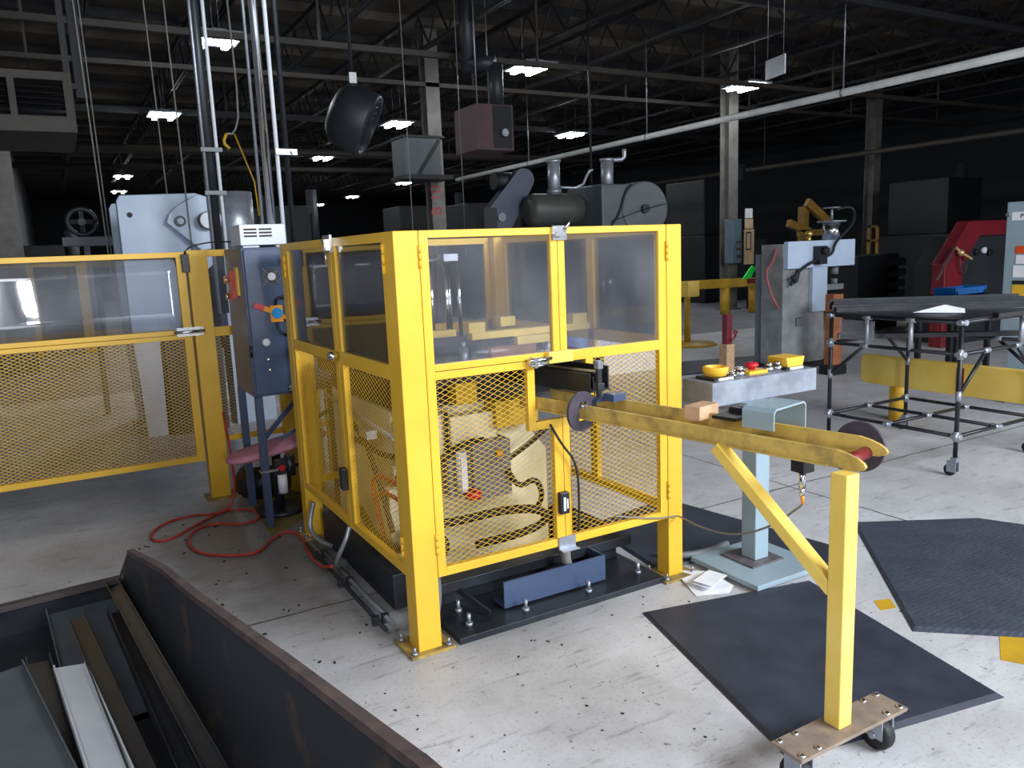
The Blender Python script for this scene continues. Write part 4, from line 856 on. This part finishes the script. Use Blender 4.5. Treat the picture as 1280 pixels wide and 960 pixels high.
# ------------------------------------------------------------------ spot welder
sw_ = thing('spot_welder', 'pale grey spot welder with a cylinder on its head behind the console', 'welding machine', (8.35, 7.2, 0))
obj('machine_cabinet', B().box(7.94, 8.72, 7.0, 7.36, .06, 1.60), mat('dusty_grey_machine_paint', srgb(150, 154, 156), srgb(116, 118, 116), 3, .5), sw_, bev=.006)
obj('rear_cabinet', B().box(7.96, 8.5, 7.36, 7.48, .06, 1.48), MGREY, sw_, bev=.006)
obj('machine_base', B().box(7.86, 8.8, 6.93, 7.55, 0, .06), DGREY, sw_)
obj('head_casing', B().box(7.945, 9.22, 6.93, 7.0, 1.29, 1.63).box(8.72, 9.22, 7.0, 7.3, 1.29, 1.63).box(8.42, 8.70, 6.94, 7.0, .72, 1.29), PRESS, sw_, bev=.006)
cy = obj('air_cylinder', B().cyl((8.98, 7.12, 1.63), (8.98, 7.12, 1.86), .115, n=20), CHROME, sw_)
obj('cylinder_cap', B().box(8.85, 9.11, 6.99, 7.25, 1.86, 1.88).cyl((8.98, 7.12, 1.88), (8.98, 7.12, 2.05), .016, n=8).box(8.90, 9.06, 7.04, 7.2, 2.04, 2.055), GALV, cy)
obj('air_line', B().tube([(8.98, 7.05, 2.02), (9.2, 7.0, 2.06), (9.24, 6.95, 1.95), (9.05, 6.86, 1.8), (8.75, 6.88, 1.6), (8.70, 6.87, 1.45), (8.55, 6.88, 1.42)], .018, 8, 2), BLACK, sw_)
obj('valve_cluster', B().box(8.40, 8.54, 6.82, 6.93, 1.33, 1.56).cyl((8.47, 6.82, 1.50), (8.47, 6.76, 1.50), .045, n=12), BLACKM, sw_)
obj('brass_fitting', B().ball((8.52, 7.1, 1.72), .05).cyl((8.52, 7.1, 1.6), (8.52, 7.1, 1.69), .03), mat('brass', (.65, .45, .12), (.5, .36, .1), 8, .3, .8), sw_)
obj('lower_arm', B().box(8.72, 9.1, 7.0, 7.14, .98, 1.05).cyl((9.0, 7.07, 1.05), (9.0, 7.07, 1.12), .04, n=12), MGREY, sw_)
obj('upper_electrode', B().cyl((9.0, 7.07, 1.18), (9.0, 7.07, 1.29), .05, n=12), MGREY, sw_)
obj('cable_bundle', B().tube([(8.5, 6.86, 1.42), (8.25, 6.9, 1.33), (8.05, 6.9, 1.22), (8.0, 6.93, 1.08)], .02, 8, 2).tube([(8.12, 6.92, 1.27), (8.05, 6.9, 1.1), (8.0, 6.9, 1.2)], .028, 8, 1), BLACK, sw_)
obj('red_hose', B().tube([(7.93, 7.1, 1.55), (7.9, 7.15, 1.35), (7.84, 7.2, 1.28), (7.88, 7.15, .98), (7.92, 7.05, .8)], .016, 8, 2), mat('faded_red_hose', srgb(160, 80, 84)), sw_)
obj('data_plate', B().box(8.18, 8.30, 6.994, 7.0, .55, .66), DGREY2, sw_); obj('plate_face', B().box(8.187, 8.293, 6.99, 6.994, .557, .653), MGREY, sw_)
t = thing('timber_post', 'orange brown timber upright beside the spot welder', 'timber', (8.17, 6.41, 0))
obj('timber', B().box(8.08, 8.26, 6.35, 6.47, .1, .98), RUSTW, t, bev=.004); obj('metal_shoe', B().box(8.04, 8.30, 6.31, 6.5, 0, .12), DGREY, t)
t = thing('timber_post', 'pink wrapped wooden upright standing behind the console', 'timber', (6.95, 6.97, 0))
obj('timber', B().box(6.88, 7.01, 6.9, 7.03, 0, .44), WOOD, t, bev=.004); obj('wrapped_top', B().box(6.90, 6.98, 6.92, 7.0, .44, .80).tube([(6.94, 6.9, .48), (7.02, 6.88, .54), (6.96, 6.88, .60), (7.05, 6.9, .58)], .016, 6, 1), RED, t, 'red wrapped top')

# ------------------------------------------------------------------ red machine and dark cabinet
rm = thing('red_machine', 'dark red framed machine with a grey front behind the cart', 'machine', (12.2, 6.9, 0))
fr = [(11.1, 0), (11.1, 1.22), (11.66, 1.82), (14.0, 1.82), (14.0, 1.6), (11.95, 1.6), (11.55, 1.2), (11.55, 0)]
obj('frame', B().prism(fr, 'y', 6.85, 7.05), RED, rm, bev=.01)
obj('front_panel', B().prism([(11.55, 0), (11.55, 1.2), (11.95, 1.6), (14.0, 1.6), (14.0, 0)], 'y', 6.95, 7.6), DGREY2, rm)
for x, z, r in ((12.0, 1.36, .05), (12.18, 1.38, .045), (12.35, 1.34, .05)):
    obj('gauge', B().cyl((x, 6.95, z), (x, 6.9, z), r, n=16), BLACKM if x != 12.18 else WHITE, rm)
t = thing('brass_nozzle', 'brass coloured valve and hose hanging on the corner of the red machine', 'valve', (11.35, 6.75, 1.35))
BRASS = mat('pale_brass', (.8, .62, .3), (.7, .5, .2), 8, .3, .7)
obj('valve_body', B().ball((11.36, 6.78, 1.37), .05).beam((11.36, 6.78, 1.37), (11.56, 6.74, 1.27), .03, .03).beam((11.36, 6.78, 1.37), (11.24, 6.8, 1.45), .03, .03).cyl((11.36, 6.78, 1.37), (11.36, 6.85, 1.37), .02, n=8), BRASS, t)
obj('hose', B().tube([(11.24, 6.8, 1.45), (11.15, 6.78, 1.4), (10.95, 6.76, 1.2), (10.75, 6.75, 1.0)], .02, 8, 2), MAROON, t)
obj('thin_hose', B().tube([(11.36, 6.8, 1.33), (11.4, 6.8, 1.1), (11.5, 6.8, 1.05), (11.55, 6.8, 1.2)], .01, 6, 2), MAROON, t)
t = thing('storage_cabinet', 'black low cabinet with open bins right of the spot welder', 'cabinet', (12, 8, 0))
obj('cabinet_body', B().box(12.05, 12.85, 9.0, 9.6, 0, 1.32).box(12.85, 13.35, 9.1, 9.6, 0, 1.34), DGREY, t, bev=.01)
for k in range(5): obj('bin', B().prism([(12.86, .36+k*.19), (13.33, .36+k*.19), (13.33, .49+k*.19), (12.86, .44+k*.19)], 'y', 8.96, 9.1), DGREY2, t)
# far guard rail with green flag
g2 = thing('guard_rail', 'long yellow guard rail at the foot of the pale column', 'guard rail', (14.5, 13.5, 0))
obj('rail_beam', B().beam((12.1, 13.9, .72), (15.4, 13.03, .72), .10, .20), YELD, g2)
for x, y in ((13.5, 13.6), (14.2, 13.4), (15.1, 13.15)): obj('post', B().cyl((x, y, 0), (x, y, .64), .11, n=16), YELD, g2)
obj('red_end', B().beam((13.95, 13.35, .75), (14.4, 13.23, .75), .13, .10), RED, g2)
t = thing('green_flag', 'fluorescent green tag on the far guard rail', 'tag', (13.9, 13.28, .8)); obj('flag', B().prism([(13.72, .80), (13.98, .82), (14.14, 1.06), (14.02, 1.10)], 'y', 13.26, 13.30), GREENP, t)
pn2 = thing('electrical_panel', 'blue grey panel box on the pale column beside the far guard rail', 'electrical panel', (14.34, 14.2, 1.2))
obj('panel_body', B().box(14.2, 14.48, 14.05, 14.34, 1.15, 2.2), mat('teal_grey_enamel', srgb(96, 118, 130)), pn2, bev=.01)
obj('labels', B().box(14.3, 14.45, 14.045, 14.05, 1.62, 1.68).box(14.3, 14.45, 14.045, 14.05, 1.46, 1.52).box(14.32, 14.44, 14.045, 14.05, 1.28, 1.34), MAROON, pn2)
t = thing('notice_board', 'tan notice sheets pinned beside the panel on the pale column', 'notice', (14.9, 14.2, 0))
obj('sheet', B().box(14.74, 15.06, 14.2, 14.23, 1.1, 1.95).box(14.76, 15.02, 14.2, 14.23, 1.97, 2.2), TAN, t)
obj('sheet', B().box(14.77, 15.0, 14.2, 14.23, 2.22, 2.45), LBL, t, 'white sheet'); obj('frame_drawing', B().box(14.78, 14.95, 14.19, 14.2, 1.45, 1.48).box(14.78, 14.95, 14.19, 14.2, 1.86, 1.89).box(14.78, 14.80, 14.19, 14.2, 1.45, 1.89).box(14.93, 14.95, 14.19, 14.2, 1.45, 1.89), DGREY2, t)
obj('stand', B().box(14.88, 14.94, 14.23, 14.26, 0, 2.44), DGREY, t)
t = thing('pedestal_fan', 'yellow floor stand seen just right of the cage corner post', 'stand', (8.98, 9.85, 0))
obj('stand_base', B().lathe([(.45, 0), (.42, .03), (.1, .06)], (8.98, 9.85, 0), 'z', 24), YELD, t); obj('stand_pole', B().cyl((8.93, 9.85, .05), (8.93, 9.85, .85), .05, n=12), YELD, t); obj('stand_head', B().box(8.86, 9.10, 9.75, 9.93, .80, 1.05), YELC, t)
t.name = 'floor_stand'
# ------------------------------------------------------------------ big press, far left
bp = thing('stamping_press', 'big pale grey stamping press behind the left gate', 'press', (1.1, 9, 0))
PY = 8.3
side = [(.60, .0), (.56, .9), (.56, 2.26), (.59, 2.31), (1.25, 2.33), (1.42, 2.28), (1.48, 2.1), (1.42, 1.7), (1.2, 1.5), (1.15, 1.05), (.80, .95), (.78, 0)]
obj('side_frame', B().prism(side, 'y', PY, PY+.12), PRESS, bp, bev=.008)
obj('side_frame', B().prism(side, 'y', PY+1.1, PY+1.22), PRESS, bp)
obj('press_bed', B().box(.82, 1.35, PY-.05, PY+1.1, 0, .93), DGREY2, bp)
sh = [(.96, 2.05), (.99, 2.13), (1.06, 2.20), (1.25, 2.31), (1.40, 2.27), (1.44, 2.1), (1.38, 1.80), (1.25, 1.78)]
obj('flywheel_guard', B().prism(sh, 'y', PY-.10, PY), PRESS, bp, bev=.008)
obj('guard_boss', B().cyl((1.08, PY-.10, 2.06), (1.08, PY-.13, 2.06), .05, n=20), BLACKM, bp); obj('boss_cap', B().cyl((1.08, PY-.13, 2.06), (1.08, PY-.14, 2.06), .03, n=20), PRESS, bp)
obj('shaft_cap', B().cyl((1.32, PY-.10, 2.06), (1.32, PY-.2, 2.06), .085, n=24), BLACKM, bp); obj('shaft_end', B().cyl((1.32, PY-.2, 2.06), (1.32, PY-.215, 2.06), .075, n=24), WHITE, bp)
obj('frame_hole', B().cyl((.66, PY-.002, 2.13), (.66, PY+.01, 2.13), .025, n=16), DGREY, bp)
obj('counterbalance_cylinder', B().cyl((1.66, PY+.3, 1.72), (1.66, PY+.3, 2.36), .19, n=28), GALV, bp, 'bare metal cylinder'); obj('cylinder_base', B().box(1.46, 1.86, PY+.1, PY+.5, 0, 1.72), PRESS, bp)
text('stamped_number', '20', .09, (1.63, PY+.108, 1.90), (1, 0, 0), (0, 0, 1), DGREY2, bp)
t = thing('electric_fan', 'small round wall fan on a grey shelf left of the big press', 'fan', (.2, 10, 0))
obj('fan_ring', B().tube([(.31+.14*math.cos(2*PI*k/20), 10, 2.16+.14*math.sin(2*PI*k/20)) for k in range(21)], .025, 8), DGREY2, t)
bl = B().cyl((.31, 10.02, 2.16), (.31, 9.97, 2.16), .04)
for k in range(4): a = k*PI/2; bl.obox((.31+.08*math.cos(a), 10, 2.16+.08*math.sin(a)), (.09, .01, .05), (.4, -a, 0))
obj('fan_blades', bl, DGREY2, t); obj('shelf', B().box(.1, .6, 9.8, 10.2, 1.90, 1.99).box(.3, .36, 10.0, 10.06, 0, 1.9), MGREY, t)
# flywheel press seen above the cage
fp_ = thing('flywheel_press', 'grey flywheel press with twin stacks rising behind the yellow cage', 'press', (7, 9, 0))
ax2 = Vector((-.35, .93, 0)).normalized()
def fpp(d_, px, py):   # fixed local layout helper
    return None
obj('flywheel_housing', B().lathe([(.36, 0), (.38, .03), (.38, .36), (.36, .4)], (7.22, 8.80, 2.16), (Vector((.93, -.1, 0)).normalized(), Vector((0, 0, 1)), Vector((.1, .93, 0)).normalized()), 40), FLY, fp_)
obj('hub_hole', B().cyl((7.2, 8.79, 2.16), (7.19, 8.74, 2.16), .06, n=16), BLACK, fp_)
obj('press_head', B().box(6.52, 7.25, 8.86, 9.7, 1.70, 2.50), FLY, fp_, bev=.02)
obj('press_column', B().box(6.55, 7.0, 8.9, 9.7, 0, 1.70), WHITE, fp_, 'pale grey column', bev=.02)
obj('press_table', B().box(6.45, 7.6, 8.7, 9.7, 0, .9), PRESS, fp_, bev=.02)
obj('surge_tank', B().lathe([(.12, -.05), (.2, 0), (.22, .06), (.22, .75), (.2, .82)], (5.72, 9.45, 2.2), (Vector((0, 1, 0)), Vector((0, 0, 1)), Vector((1, 0, 0))), 24), mat('olive_grey_tank', srgb(70, 72, 68)), fp_)
for x, y in ((6.12, 9.42), (6.83, 9.15)):
    obj('stack', B().cyl((x, y, 2.4), (x, y, 2.86), .085, n=18).cyl((x, y, 2.83), (x, y, 2.87), .10, n=18).cyl((x, y, 2.42), (x, y, 2.47), .10, n=18), GALV, fp_)
obj('stack_pipe', B().tube([(6.92, 9.15, 2.85), (7.1, 9.1, 2.86), (7.1, 9.1, 3.0)], .03, 8, 1), GALV, fp_); obj('stack_pipe', B().tube([(6.2, 9.4, 2.5), (6.5, 9.3, 2.48), (6.55, 9.2, 2.7), (6.62, 9.2, 2.72)], .018, 8, 1), GALV, fp_)
obj('guard_seam', B().tube([(6.62, 8.845, 1.9), (6.8, 8.84, 2.1), (6.9, 8.84, 2.4), (7.0, 8.84, 2.49)], .015, 6, 1).tube([(6.6, 8.76, 2.0), (7.1, 8.73, 2.14), (7.5, 8.72, 2.22)], .006, 5), DGREY, fp_)
gd_ = B(); p0, p1 = Vector((5.42, 9.7, 2.12)), Vector((5.76, 9.62, 2.62)); dd = (p1-p0); nn = Vector((-.1, -1, 0)).normalized(); L = dd.length; dd.normalize(); sd = nn.cross(dd).normalized(); pts = []
for k in range(13): a = PI/2+PI*k/12; pts.append(p0 + dd*.21*math.cos(a) + sd*.21*math.sin(a))
for k in range(13): a = -PI/2+PI*k/12; pts.append(p1 + dd*.15*math.cos(a) + sd*.15*math.sin(a))
n = len(pts); gd_._faces(pts + [p - nn*.2 for p in pts], [tuple(range(n)), tuple(range(2*n-1, n-1, -1))] + [(i, i+n, (i+1) % n+n, (i+1) % n) for i in range(n)])
obj('belt_guard', gd_, BELT, fp_, 'dark blue belt guard'); obj('pulley_hub', B().cyl(p0, p0+nn*.03, .06, n=16), MGREY, fp_)
obj('motor', B().cyl((5.4, 9.85, 2.62), (5.75, 9.85, 2.62), .12, n=16), DGREY, fp_); obj('gear_box', B().box(5.15, 5.35, 9.7, 9.95, 1.85, 2.25), DGREY, fp_); obj('motor_stand', B().box(5.2, 6.5, 9.5, 9.9, 1.75, 1.9).box(5.3, 5.4, 9.6, 9.8, 0, 1.75).box(6.4, 6.5, 9.6, 9.8, 0, 1.75), DGREY2, fp_)
t = thing('white_tarp', 'white tarpaulin sheet behind the right cage pane', 'tarpaulin', (6.4, 8.3, 0))
tb = B()
pr2 = [(5.87, 0), (5.87, .75), (6.0, .88), (6.3, .93), (6.65, .86), (6.85, .66), (6.92, 0)]
tb.prism(pr2, 'y', 8.15, 8.5); obj('tarp_sheet', tb, LBL, t, bev=.03)
obj('ring_mark', B().tube([(6.72+.075*math.cos(2*PI*k/20), 8.145, .56+.075*math.sin(2*PI*k/20)) for k in range(21)], .012, 6), DGREY2, t); text('letter_mark', 'M', .1, (6.72, 8.143, .56), (1, 0, 0), (0, 0, 1), DGREY2, t)
t = thing('blue_drum', 'blue plastic barrel behind the right cage pane', 'barrel', (5.56, 8.2, 0))
obj('barrel_body', B().lathe([(.27, 0), (.29, .04), (.29, .4), (.305, .42), (.29, .44), (.29, .8), (.27, .86), (.24, .87)], (5.56, 8.2, 0), 'z', 24), BLUEP, t)
obj('bung', B().cyl((5.64, 8.2, .87), (5.64, 8.2, .885), .03, n=12), WHITE, t)
t = thing('equipment_cabinet', 'blue control cabinet with labels seen through the right cage pane', 'cabinet', (6.2, 9.15, 0))
obj('cabinet_body', B().box(6.02, 6.37, 9.0, 9.3, .88, 1.85).box(6.07, 6.32, 9.05, 9.25, 0, .88), mat('mid_blue_enamel', srgb(70, 104, 150)), t, bev=.01)
obj('white_label', B().box(6.19, 6.34, 8.995, 9.0, 1.60, 1.78), LBL, t); obj('yellow_label', B().box(6.19, 6.33, 8.995, 9.0, 1.38, 1.54), YELD, t)
obj('handle', B().box(6.07, 6.10, 8.97, 9.0, 1.2, 1.4), STEEL, t)

# ------------------------------------------------------------------ overhead equipment
fn = thing('drum_fan', 'large dark drum fan hanging from a rod below the roof', 'fan', (3.8, 10.9, 3.5))
fa = Vector((.80, -.42, -.45)).normalized(); fu = Vector((0, 0, 1)).cross(fa).normalized(); fv = fa.cross(fu)
FC = (3.77, 10.7, 3.50)
obj('drum', B().lathe([(.16, -.34), (.30, -.31), (.40, -.22), (.44, -.05), (.44, .18), (.42, .22), (.37, .22), (.37, -.05)], FC, (fu, fv, fa), 32), DGREY2, fn)
bl = B().lathe([(.08, 0), (.08, .12), (.05, .14)], FC, (fu, fv, fa), 16)
obj('motor_hub', bl, DGREY, fn)
gl_ = B()
for r in (.12, .2, .28, .35): gl_.tube([Vector(FC)+fa*.22+(fu*math.cos(2*PI*k/28)+fv*math.sin(2*PI*k/28))*r for k in range(29)], .005, 4)
obj('front_grille', gl_, DGREY2, fn)
obj('hanger_rod', B().cyl((3.85, 10.95, 3.75), (3.85, 10.95, ZC), .025, n=8), DGREY, fn); obj('rod_tag', B().box(3.80, 3.90, 10.90, 10.925, 4.02, 4.16), LBL, fn, 'small white tag'); obj('rating_plate', B().obox((3.9, 10.5, 3.72), (.09, .01, .14), (.2, .3, .5)), WHITE, fn)
t = thing('column_box', 'grey sheet metal box with a dark diagonal strap mounted on the column', 'box', (6.6, 14.9, 3.5))
obj('box_case', B().box(6.08, 6.85, 14.6, 15.24, 3.2, 3.9), mat('grey_teal_sheet', srgb(78, 86, 92)), t, bev=.01); obj('box_strap', B().beam((6.36, 14.595, 3.22), (6.82, 14.595, 3.86), .01, .08), DGREY, t); obj('box_bracket', B().box(6.05, 7.1, 14.6, 15.3, 3.12, 3.2), DGREY, t); obj('box_lid', B().box(6.05, 6.95, 14.58, 15.25, 3.9, 3.94), DGREY, t)
uh = thing('unit_heater', 'maroon unit heater hanging under the roof with an exhaust duct', 'heater', (6.4, 11.9, 3.6))
obj('heater_case', B().box(6.10, 6.78, 11.6, 12.4, 3.28, 4.0), MAROON, uh, bev=.01); obj('fan_opening', B().cyl((6.57, 11.6, 3.68), (6.57, 11.58, 3.68), .17, n=20).box(6.40, 6.74, 11.59, 11.6, 3.32, 3.98), DGREY, uh)
obj('motor', B().cyl((6.57, 11.58, 3.55), (6.57, 11.5, 3.55), .06, n=12), GALV, uh); obj('exhaust_duct', B().cyl((6.65, 11.9, 4.0), (6.65, 11.9, 4.7), .12, n=16).cyl((6.65, 11.9, 4.7), (6.3, 12.2, 4.75), .12, n=16).cyl((6.3, 12.2, 4.6), (6.3, 12.2, ZC), .12, n=12), DGREY2, uh, 'dark exhaust duct')
obj('hanger_rod', B().cyl((6.15, 11.65, 4.0), (6.15, 11.65, ZC), .01, n=6).cyl((6.75, 12.35, 4.0), (6.75, 12.35, ZC), .01, n=6), GALV, uh)
t = thing('hanging_sign', 'blank white sign panel hanging from the roof joists', 'sign', (9.9, 8.9, 4.3))
obj('sign_panel', B().obox((9.82, 8.87, 4.24), (.02, .50, .28), (0, 0, -.25)), WHITE, t); obj('sign_wire', B().cyl((9.80, 8.7, 4.37), (9.80, 8.7, ZC), .004, n=5).cyl((9.86, 9.06, 4.37), (9.86, 9.06, ZC), .004, n=5), GALV, t)
t = thing('overhead_duct', 'big dark framed louvre box high in the upper left corner', 'duct', (-.2, 9.5, 3.4))
obj('frame', B().box(-.9, .36, 9.4, 9.5, 3.02, 3.17).box(-.9, .36, 9.4, 9.5, 3.52, 3.6).box(.28, .36, 9.4, 9.5, 3.17, 3.52).box(-.2, -.14, 9.4, 9.5, 3.17, 3.52).box(-.9, .36, 9.5, 11, 3.02, 3.1).box(-.9, .36, 9.5, 11, 3.52, 3.6), JOISTB, t)
lv = B()
for k in range(6): lv.obox((-.28, 9.47, 3.20+k*.055), (1.14, .05, .008), (.6, 0, 0))
obj('louvre', lv, DGREY, t); obj('box_back', B().box(-.9, .34, 10.9, 11, 3.1, 3.52), DGREY, t); obj('hanger_post', B().box(.30, .36, 9.42, 9.48, 3.6, ZC).box(.40, .50, 9.6, 9.7, 3.4, ZC).box(.36, .40, 9.42, 9.66, 3.45, 3.5), JOIST, t)
# hanging cords
cs = [((.42, 8.6, 4.2), (.46, 8.6, 1.6), CORDW, 'thin pale cord hanging left of the press, leftmost of four'), ((.5, 9.4, 5.3), (.53, 9.4, 1.7), CORDW, 'thin pale cord hanging just left of the press top'), ((1.05, 8.9, 4.4), (1.08, 8.9, 2.1), CORDW, 'thin cord dropping behind the press from the second light'),
      ((1.1, 7.9, 3.8), (1.12, 7.9, 1.7), CORDW, 'thin cord crossing the pale face of the big press'), ((4.6, 10.9, 3.6), (4.6, 10.9, 1.7), CORDW, 'thin cord hanging below the drum fan'), ((6.1, 12.2, 4.3), (6.1, 12.2, 1.6), CORDW, 'long thin cord left of the unit heater'), ((8.6, 12.0, 4.5), (8.6, 12.0, 1.6), BLACK, 'dark cord hanging in front of the twin stacks')]
for p, q, m, lab in cs: solo('power_cable', B().tube([(p[0], p[1], ZC), p, q], .007 if m is not BLACK else .022, 6), m, lab, 'cord', q, 'cords hanging from the roof')
t = thing('hanging_chain', 'thin looped hoist chain hanging below the glaring left light', 'chain', (2.3, 10.0, 3))
ch = B().tube([(2.05, 10.0, ZC), (2.08, 10, 4.6), (2.10, 10, 3.4), (2.02, 10, 3.15), (1.93, 10, 3.15)], .012, 6, 1); obj('chain_run', ch, CORDW, t); obj('hook', B().tube([(1.93, 10, 3.15), (1.88, 10, 3.05), (1.95, 10, 2.98)], .02, 6, 1).tube([(2.02, 10, 3.15), (2.2, 10, 2.6), (2.22, 10, 2.2)], .01, 6), YELD, t)

# ------------------------------------------------------------------ dim machinery at the back of the hall
def back_machine(x, y, w_, d_, h, lab, m, tower=.5):
    t = thing('background_machine', lab, 'machine', (x, y, 0), 'dim machines at the back')
    obj('machine_base', B().box(x-w_/2, x+w_/2, y-d_/2, y+d_/2, 0, h*.55), m, t, bev=.03)
    obj('machine_head', B().box(x-w_/2*.9, x-w_/2*.9+w_*tower, y-d_/2*.8, y+d_/2*.8, h*.55, h), m, t, bev=.03)
    obj('machine_door', B().box(x-w_*.3, x+w_*.2, y-d_/2-.02, y-d_/2, h*.1, h*.5), DGREY2, t)
    obj('duct', B().cyl((x+w_*.2, y, h*.55), (x+w_*.2, y, h*1.15), .14, n=12), DGREY2, t)
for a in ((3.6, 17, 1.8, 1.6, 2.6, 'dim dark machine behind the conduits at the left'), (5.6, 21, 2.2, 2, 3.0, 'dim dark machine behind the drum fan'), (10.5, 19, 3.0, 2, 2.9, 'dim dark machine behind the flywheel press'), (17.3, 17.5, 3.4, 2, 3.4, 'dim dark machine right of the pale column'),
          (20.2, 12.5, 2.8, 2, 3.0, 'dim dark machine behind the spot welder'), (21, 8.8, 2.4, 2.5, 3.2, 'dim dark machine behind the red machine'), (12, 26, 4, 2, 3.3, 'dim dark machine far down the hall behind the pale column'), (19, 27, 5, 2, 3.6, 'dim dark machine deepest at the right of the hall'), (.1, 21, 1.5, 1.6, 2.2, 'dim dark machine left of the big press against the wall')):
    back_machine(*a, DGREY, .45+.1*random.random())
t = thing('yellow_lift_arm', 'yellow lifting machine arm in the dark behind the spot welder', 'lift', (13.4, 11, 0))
DY = mat('dark_yellow_paint', srgb(150, 112, 40), srgb(96, 74, 36), 3, .6)  # dark mottled yellow for the arm and the ladder frame
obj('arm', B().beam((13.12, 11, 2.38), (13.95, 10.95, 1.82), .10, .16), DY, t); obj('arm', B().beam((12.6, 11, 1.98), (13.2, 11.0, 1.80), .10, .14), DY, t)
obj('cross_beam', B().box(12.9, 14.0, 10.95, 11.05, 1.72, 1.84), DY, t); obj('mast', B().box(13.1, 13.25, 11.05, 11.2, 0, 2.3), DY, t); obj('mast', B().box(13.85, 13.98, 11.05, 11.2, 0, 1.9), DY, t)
t = thing('yellow_ladder_frame', 'narrow yellow frame standing behind the black cabinet', 'frame', (15.2, 11.0, 0))
obj('frame', B().box(15.08, 15.12, 11.0, 11.05, 0, 1.88).box(15.36, 15.40, 11.0, 11.05, 0, 1.88).box(15.08, 15.40, 11.0, 11.05, 1.84, 1.88).box(15.08, 15.40, 11.0, 11.05, 1.55, 1.59).box(15.08, 15.40, 11.0, 11.05, 1.0, 1.04), DY, t)
